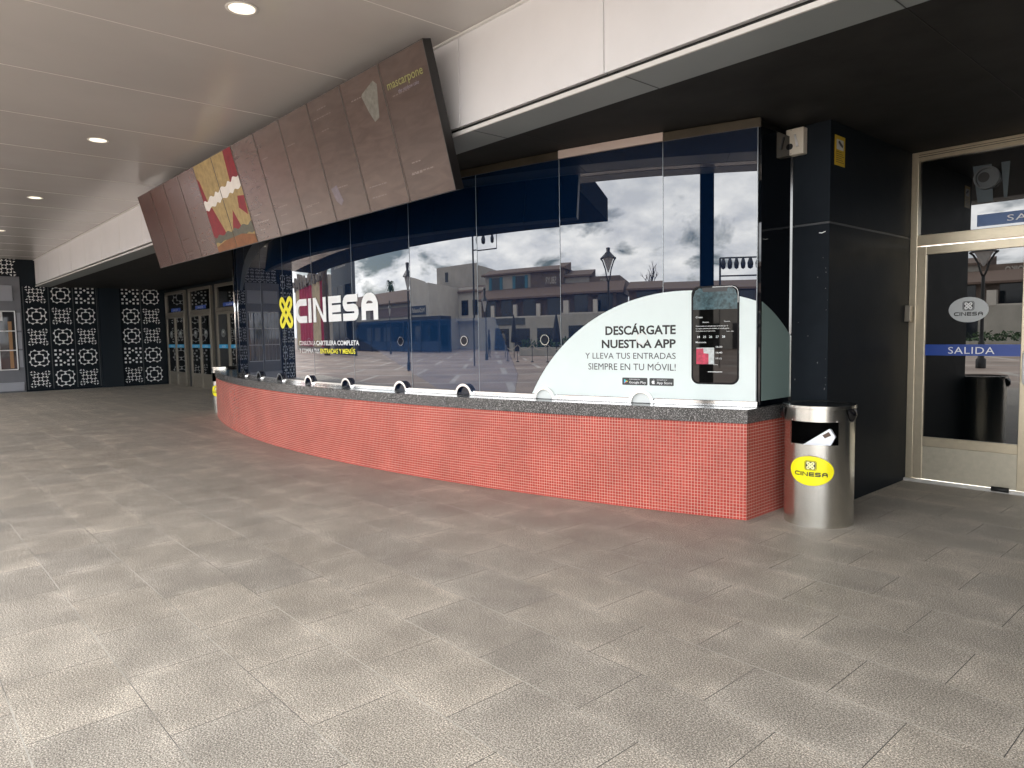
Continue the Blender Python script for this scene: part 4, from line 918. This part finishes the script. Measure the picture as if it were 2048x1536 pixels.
# buildings face +Y (towards the canopy)
B1 = thing('restaurant_building', 'two storey cream building with clay tiled roofs and teal shutters across the plaza', 'building', (-24, -48, 0))
MB().box(-34.6, -11, -58, -45, -.0, 2.9).build('wall', M_cw, B1)
MB().box(-34.2, -12.5, -58, -46.2, 2.9, 4.7).build('wall', M_brk, B1)
MB().box(-34.2, -25.7, -58, -47.4, 4.7, 7.0).build('wall', M_gw, B1); MB().box(-25.7, -20.2, -58, -47.3, 4.7, 6.95).build('wall', M_brk, B1); MB().box(-20.2, -16.6, -58, -47.6, 4.7, 6.3).build('wall', M_gw, B1)
b = MB(); shedroof(b, -34.6, -11.4, -45.2, -47.4, 4.65, 5.55); shedroof(b, -34.6, -20.0, -47.0, -50, 6.95, 7.55); shedroof(b, -20.2, -16.2, -47.3, -50, 6.2, 6.8); b.build('roof', M_roof, B1)
b = MB()
for x in (-34.4, -31.6, -27.5, -23.6, -19.3, -15.2): b.box(x-.3, x+.3, -45.4, -44.95, 2.9, 4.0)
b.box(-34.6, -11, -45.35, -45.02, 2.86, 3.0); b.build('parapet', M_pale, B1)
for x0_, x1_ in ((-33.4, -30.8), (-28.9, -26.2)):
    wd_ = MB().box(x0_+.55, x1_-.55, -47.42, -47.36, 5.5, 6.6).build('window', M_win, B1)
    MB().box(x0_, x0_+.5, -47.4, -47.3, 5.5, 6.65).box(x1_-.5, x1_, -47.4, -47.3, 5.5, 6.65).build('shutter', M_shut, wd_)
for x in (-32.5, -29.5, -25.5, -21.5, -17.5, -14): MB().box(x-1.0, x+1.0, -46.22, -46.15, 3.0, 4.5).build('window', M_win, B1)
for x0_, x1_ in ((-31.5, -28.6), (-27.6, -25), (-23.8, -20.6), (-19, -16)): MB().box(x0_, x1_, -45.05, -44.96, .0, 1.95).build('shop_opening', M_win, B1)
MB().box(-31.2, -25.8, -45.0, -44.93, 2.25, 2.85).build('sign_board', mat('slate_sign', (.06, .07, .075), .5), B1)
text_mesh('SBUYR', .62, .0, 1.6, 1, 'CENTER').map(lambda x, y, z: (-22.4-x, -47.28, 5.75+y)).build('lettering', M_pale, B1)
B2 = thing('pale_tower_building', 'pale rendered building with a square tower left of the tiled restaurant', 'building', (-44, -52, 0))
MB().box(-50, -36, -62, -50, 0, 6.1).build('wall', M_pale, B2); MB().box(-48.3, -38.1, -60, -51, 6.1, 8.5).build('tower', M_gw, B2)
b = MB(); shedroof(b, -43, -36, -49.6, -51.5, 5.7, 6.4); b.build('roof', M_roof, B2)
for x in (-47.5, -44, -40.5, -38): MB().box(x-.8, x+.8, -50.05, -49.96, 3.3, 4.8).build('window', M_win, B2)
MB().box(-46, -45.2, -51.05, -50.96, 6.9, 7.9).build('window', M_win, B2)
MB().box(-50, -36, -49.9, -49.0, 2.8, 3.1).build('balcony', M_pale, B2)
B3 = thing('fast_food_building', 'white gabled restaurant with tiled roof and blue terrace front', 'building', (-52, -42, 0))
MB().box(-47, -42, -52, -40, 0, 6.1).build('gable_wall', M_pale, B3); MB().box(-76, -47, -52, -40.2, 0, 4.7).build('wall', M_pale, B3)
b = MB(); b.add([(-47, -40.02, 6.1), (-42.6, -40.02, 6.1), (-42.6, -40.02, 6.2), (-46.0, -40.02, 6.8), (-47, -40.02, 6.8)], [(0, 1, 2, 3, 4)]); b.build('gable_wall', M_pale, B3)
b = MB(); shedroof(b, -76, -47, -39.6, -45, 4.75, 6.3); b.build('roof', M_roof, B3)
MB().box(-60, -47.2, -40.19, -40.1, 3.35, 4.25).build('sign_band', mat('mauve_band', (.22, .17, .17), .6), B3)
MB().box(-46.4, -42.7, -39.98, -39.9, 3.3, 4.1).build('sign_band', mat('slate_blue', (.04, .06, .10), .5), B3)
text_mesh("McDonald's", .42, .02, 3.2, 1, 'CENTER').map(lambda x, y, z: (-44.55-x, -39.88, 3.5+y)).build('lettering', M_pale, B3)
MB().box(-74, -37, -40, -36.8, 2.7, 3.0).build('terrace_roof', M_pblue, B3); MB().box(-74, -37, -39.95, -39.85, 0, 2.7).build('terrace_back', M_pblue, B3)
b = MB()
for x in (-61, -56, -51, -46, -41.5, -37.3): b.box(x-.12, x+.12, -37.0, -36.85, 0, 2.7)
b.build('terrace_posts', M_iron, B3)
for x in (-60, -57.2, -54, -50.8, -47.6, -44.4, -41, -38.6):
    MB().box(x-1.0, x+1.0, -39.84, -39.8, .5, 2.3).build('terrace_window', M_win if int(x) % 3 else mat('pale_terrace_panel', (.30, .30, .28), .5), B3)  # every few windows a pale panel instead of dark glass
MB().box(-74, -37, -36.95, -36.9, .1, .95).build('terrace_rail', M_pblue, B3)
B4 = thing('sign_tower', 'dark grey tower block carrying a large white electric sign', 'building', (-52, -28, 0))
MB().box(-53.6, -46.4, -25.3, -24, 0, 9.6).build('wall', mat('dark_tower_cladding', (.05, .06, .07), .35), B4)
text_mesh('ic', 2.3, .09, 3.6, 1, 'CENTER').map(lambda x, y, z: (-49.6-x, -23.97, 8.0+y)).build('lettering', M_pale, B4)
text_mesh('electric', .62, .01, 4.2, 1, 'CENTER').map(lambda x, y, z: (-50.0-x, -23.97, 7.05+y)).build('lettering', M_pale, B4)
for x in (-52, -49.8, -47.6): MB().box(x-1, x+1, -23.99, -23.95, .2, 5.6).build('window', M_win, B4)
B5 = thing('draped_facade', 'entrance front hung with tall crimson and beige drapes under an ornate cornice', 'facade', (-70, -27, 0))
MB().box(-82, -58.2, -30, -26, 0, 7.2).build('wall', M_gw, B5)
M_crim = mat('crimson_cloth', (.30, .015, .05), .7, noise=.25, nscale=1.2); M_beige = mat('beige_cloth', (.46, .38, .25), .7, noise=.2, nscale=1.2)
def drape(x0, x1, mt):
    b = MB(); n = 24
    for j in range(n+1):
        x = x0+(x1-x0)*j/n; y = -25.7+.14*math.sin(j*1.3); b.v += [(x, y, .5), (x, y, 6.8)]
    b.f = [(2*j, 2*j+1, 2*j+3, 2*j+2) for j in range(n)]; b.build('drape', mt, B5, True)
for x0, x1, q in ((-80, -77.4, M_beige), (-77.3, -67, M_crim), (-66.9, -62.3, M_beige), (-62.2, -60.2, M_crim), (-60.1, -58.4, M_beige)): drape(x0, x1, q)
b = MB()
rr = random.Random(11)
for k in range(60):
    x = -82+k*.40; r = rr.uniform(.35, .75); z = 7.2+rr.uniform(-.2, .9)
    b.box(x-r*.5, x+r*.5, -25.9, -25.3+rr.uniform(0, .3), z-r*.6, z+r*.6)
b.build('cornice', mat('carved_cornice', (.16, .14, .12), .8, noise=.5, nscale=4), B5)
B6 = thing('burger_building', 'brown stone upper storey restaurant with tiled eaves across the plaza', 'building', (-8, -48, 0))
MB().box(-11, 8, -58, -46, 0, 3.2).build('wall', M_pale, B6); MB().box(-10.8, 8, -58, -46.6, 3.2, 5.0).build('wall', mat('brown_plaster', (.16, .12, .095), .8, noise=.15, nscale=1), B6)
b = MB(); shedroof(b, -11, 8, -45.4, -49, 4.75, 5.5); b.build('roof', M_roof, B6)
for x in (-8.5, -4.5, -.5, 3.5): MB().box(x-1.3, x+1.3, -46.62, -46.55, 3.3, 4.7).build('window', M_win, B6); MB().box(x-1.2, x+1.2, -46.02, -45.95, .0, 2.0).build('shop_opening', M_win, B6)
MB().box(-16.6, -12.2, -58, -47.6, 4.7, 6.0).build('wall', MATS['brown_plaster'], B1)
text_mesh('GOIKO', .46, .02, 1.5, 1, 'CENTER').map(lambda x, y, z: (-14.3-x, -47.57, 5.35+y)).build('lettering', M_pale, B1)

def lamp_post(x, y, H_, label, fancy):
    t = thing('lamp_post', label, 'lamp post', (x, y, 0), 'plaza lamp posts')
    b = MB(); b.lathe([(.16, 0), (.16, .3), (.10, .36), (.10, .9), (.075, .95), (.06, 1.2), (.055, H_-1.2)], (x, y, 0), 14); b.build('post', M_iron, t, True)
    if fancy:
        b = MB()
        for s_ in (1, -1): b.tube([(x, y, H_-1.25), (x+.1*s_, y, H_-1.0), (x+.16*s_, y, H_-.75), (x+.32*s_, y, H_-.45), (x+.44*s_, y, H_-.35)], .035, 8)
        b.build('arms', M_iron, t, True)
        MB().lathe([(.03, -.85), (.10, -.72), (.24, -.45), (.30, -.36)], (x, y, H_), 16).build('lantern', mat('lantern_glass', (.45, .45, .45), .25), t, True)
        MB().lathe([(.44, -.36), (.20, -.2), (.10, -.12), (.12, 0), (0, .02)], (x, y, H_), 16).build('cap', M_iron, t, True)
    else:
        MB().lathe([(.05, -1.2), (.10, -1.0), (.22, -.6)], (x, y, H_), 8).build('lantern', MATS.get('lantern_glass') or mat('lantern_glass', (.45, .45, .45), .25), t, True)
        MB().lathe([(.34, -.6), (.16, -.4), (.08, -.3), (.12, 0), (0, .02)], (x, y, H_), 8).build('cap', M_iron, t, True)
lamp_post(-7.6, -14, 4.4, 'lyre armed lamp post mirrored in the right half of the window', True)
lamp_post(-22.1, -12.5, 4.6, 'tall black lantern post mirrored beside the white lettering', False)
lamp_post(-42.5, -30, 4.3, 'small distant lantern post mirrored below the tiled roof', False)
lamp_post(-21.9, -25, 4.0, 'slim lantern post mirrored at the corner of the restaurant', False)

def spot_rack(x0, x1, y, z, n, label):
    t = thing('spotlight_rack', label, 'spotlights', ((x0+x1)/2, y, 0), 'spotlight racks over the plaza')
    MB().tube([(x0, y, 0), (x0, y, z)], .06, 8).build('mast', M_iron, t)
    MB().tube([(x0, y, z-.7), (x1, y, z-.7)], .03, 6).tube([(x1, y, z-.7), (x1, y, z)], .03, 6).tube([(x0, y, z), (x1, y, z)], .03, 6).build('frame', M_iron, t)
    for k in range(n):
        xx = x0+(x1-x0)*(k+.5)/n; MB().lathe([(0, -.45), (.12, -.4), (.15, -.22), (.06, 0)], (xx, y, z), 10).build('spotlight', M_iron, t, True)
spot_rack(-19.2, -16.8, -18, 6.05, 3, 'frame of three dark spotlights on a mast mirrored under the canopy edge')
spot_rack(-1.4, .9, -18, 4.3, 6, 'frame of dark spotlights mirrored at the right edge of the window')

def palm(x, y, H_, cr, label, rtrunk=.22):
    t = thing('palm_tree', label, 'palm', (x, y, 0)); n = 14
    MB().tube([(x+.15*math.sin(k*.7), y, H_*k/n) for k in range(n+1)], [rtrunk*(1.15-.3*k/n)*(1+.12*(k % 2)) for k in range(n+1)], 12).build('trunk', mat('palm_bark', (.07, .05, .038), .9, noise=.4, nscale=6), t)
    b = MB(); rr = random.Random(int(abs(x)*7))
    for k in range(38):
        a = rr.uniform(0, 2*PI); el = rr.uniform(-.5, 1.2); ln = cr*rr.uniform(.8, 1.1); pv = Vector((x, y, H_)); d = Vector((math.cos(a)*math.cos(el), math.sin(a)*math.cos(el), math.sin(el)))
        sd_ = Vector((-math.sin(a), math.cos(a), 0)); prev = None
        for q in range(9):
            s_ = q/8; p = pv+d*ln*s_+Vector((0, 0, -ln*.75*s_*s_))
            if prev is not None:
                for sg in (1, -1):
                    tip = (p+prev)/2+sd_*sg*ln*.2*math.sin(PI*min(1, s_+.12))+Vector((0, 0, -.06*ln))
                    b.add([prev, p, tip], [(0, 1, 2)])
            prev = p
    b.build('crown', mat('palm_leaf', (.05, .085, .035), .6, noise=.3, nscale=2), t)
palm(-59.6, -47, 7.3, 1.9, 'palm crown mirrored above the tiled roof')
palm(-51.5, -21, 10.5, 2.6, 'thick palm trunk mirrored in front of the drapes', .55)
def bare_tree(x, y, H_, label):
    t = thing('bare_tree', label, 'tree', (x, y, 0)); rr = random.Random(5); b = MB()
    def br(p, d, ln, r, lv):
        e = p+d*ln; b.tube([p, (p+e)/2+Vector((rr.uniform(-.1, .1), rr.uniform(-.1, .1), 0))*ln*.3, e], [r, r*.8, r*.6], 5, False)
        if lv:
            for _ in range(3):
                q = (d+Vector((rr.uniform(-.7, .7), rr.uniform(-.7, .7), rr.uniform(-.1, .5)))).normalized(); br(p+d*ln*rr.uniform(.55, 1), q, ln*.66, r*.6, lv-1)
    br(Vector((x, y, 2.0)), Vector((0, 0, 1)), H_*.36, .16, 4); b.build('branches', mat('grey_bark', (.06, .05, .042), .9), t)
    MB().tube([(x, y, 0), (x, y, 2.1)], [.24, .17], 8).build('trunk', MATS['grey_bark'], t)
bare_tree(-9.2, -60, 7.6, 'leafless tree mirrored behind the pale dome of the poster')
def parasol(x, y, label):
    t = thing('closed_parasol', label, 'parasol', (x, y, 0), 'closed parasols')
    MB().tube([(x, y, 0), (x, y, 2.7)], .04, 8).build('pole', M_iron, t)
    MB().lathe([(0, 2.75), (.07, 2.6), (.2, 2.1), (.33, 1.3), (.36, 1.0), (.26, .95), (0, 1.0)], (x, y, 0), 12).build('canopy', mat('dark_parasol_cloth', (.02, .022, .028), .8), t, True)
parasol(-20.9, -30, 'closed dark parasol mirrored in front of the slate sign board'); parasol(-16.0, -30, 'closed dark parasol mirrored beside the pale poster')
# rope barrier and low planter
t = thing('rope_barrier', 'rope barrier on low black posts out on the plaza', 'barrier', (-16.5, -24, 0))
px = [-19.2, -17.8, -16.3, -14.8, -13.4]
for x in px: MB().lathe([(.16, 0), (.15, .03), (.03, .05), (.03, .95), (.05, 1.0), (0, 1.03)], (x, -24, 0), 12).build('post', M_iron, t, True)
b = MB()
for a, c_ in zip(px[:-1], px[1:]): b.tube([(a+(c_-a)*k/8, -24, .92-.28*math.sin(PI*k/8)) for k in range(9)], .022, 6)
b.build('rope', mat('pale_rope', (.45, .40, .33), .8), t)
t = thing('planter', 'low rendered planter with clipped hedge on the plaza', 'planter', (-15, -34, 0))
MB().box(-22, -8, -35.5, -34, 0, .55).build('wall', M_cw, t)
b = MB(); rr = random.Random(9)
for k in range(900):
    p = Vector((rr.uniform(-21.8, -8.2), rr.uniform(-35.3, -34.1), .55+rr.uniform(0, .5))); u = Vector((rr.uniform(-1, 1), rr.uniform(-1, 1), rr.uniform(-1, 1)))*.16; v = Vector((rr.uniform(-1, 1), rr.uniform(-1, 1), rr.uniform(-1, 1)))*.16
    b.add([p, p+u, p+u+v, p+v], [(0, 1, 2, 3)])
b.build('hedge', mat('hedge_leaf', (.035, .07, .025), .7), t)
def person(x, y, top, legs, label, rz=0):
    t = thing('person', label, 'person', (x, y, 0)); me = bpy.data.meshes.new('body')
    J = {'pel': (0, 0, .92), 'sp': (0, .01, 1.15), 'ch': (0, .02, 1.35), 'nk': (0, .02, 1.50), 'hd': (0, -.0, 1.62), 'ht': (0, 0, 1.72), 'sl': (.17, .02, 1.42), 'el': (.23, .03, 1.14), 'wl': (.22, -.06, .90), 'hl': (.22, -.08, .80), 'sr': (-.17, .02, 1.42), 'er': (-.23, .04, 1.14), 'wr': (-.21, -.1, .92), 'hr': (-.21, -.13, .82), 'kl': (.10, -.05, .50), 'al': (.10, .02, .08), 'tl': (.11, -.14, .03), 'kr': (-.10, .04, .50), 'ar': (-.11, .14, .10), 'tr': (-.11, .02, .03)}
    E_ = [('pel', 'sp'), ('sp', 'ch'), ('ch', 'nk'), ('nk', 'hd'), ('hd', 'ht'), ('ch', 'sl'), ('sl', 'el'), ('el', 'wl'), ('wl', 'hl'), ('ch', 'sr'), ('sr', 'er'), ('er', 'wr'), ('wr', 'hr'), ('pel', 'kl'), ('kl', 'al'), ('al', 'tl'), ('pel', 'kr'), ('kr', 'ar'), ('ar', 'tr')]
    rad = dict(pel=.16, sp=.14, ch=.15, nk=.055, hd=.095, ht=.07, sl=.07, el=.048, wl=.033, hl=.035, sr=.07, er=.048, wr=.033, hr=.035, kl=.068, al=.045, tl=.04, kr=.068, ar=.045, tr=.04)
    ks = list(J); me.from_pydata([J[k] for k in ks], [(ks.index(a), ks.index(c_)) for a, c_ in E_], []); o = bpy.data.objects.new('body', me); C.objects.link(o)
    sk = o.modifiers.new('skin', 'SKIN'); me.skin_vertices.new(name='') if not me.skin_vertices else None
    for i, k in enumerate(ks): me.skin_vertices[0].data[i].radius = (rad[k], rad[k]); me.skin_vertices[0].data[i].use_root = (k == 'pel')
    o.modifiers.new('sub', 'SUBSURF').levels = 1; o.modifiers['sub'].render_levels = 2; me.materials.append(top); o.parent = t; t.rotation_euler = (0, 0, rz)
    h = MB().lathe([(0, .1), (.06, .085), (.1, .03), (.102, -.03), (.08, -.07)], (0, .012, 1.66), 14).build('hair', mat('dark_hair', (.02, .015, .012), .7), None, True); h.parent = t
person(-23.2, -28, mat('black_clothes', (.018, .018, .02), .8), None, 'person in dark clothes walking, mirrored beside the lantern post', .6)
person(-21.6, -28.6, mat('mottled_grey_clothes', (.20, .18, .15), .8, noise=.5, nscale=12), None, 'person in mottled light clothes, mirrored next to the dark one', -.4)
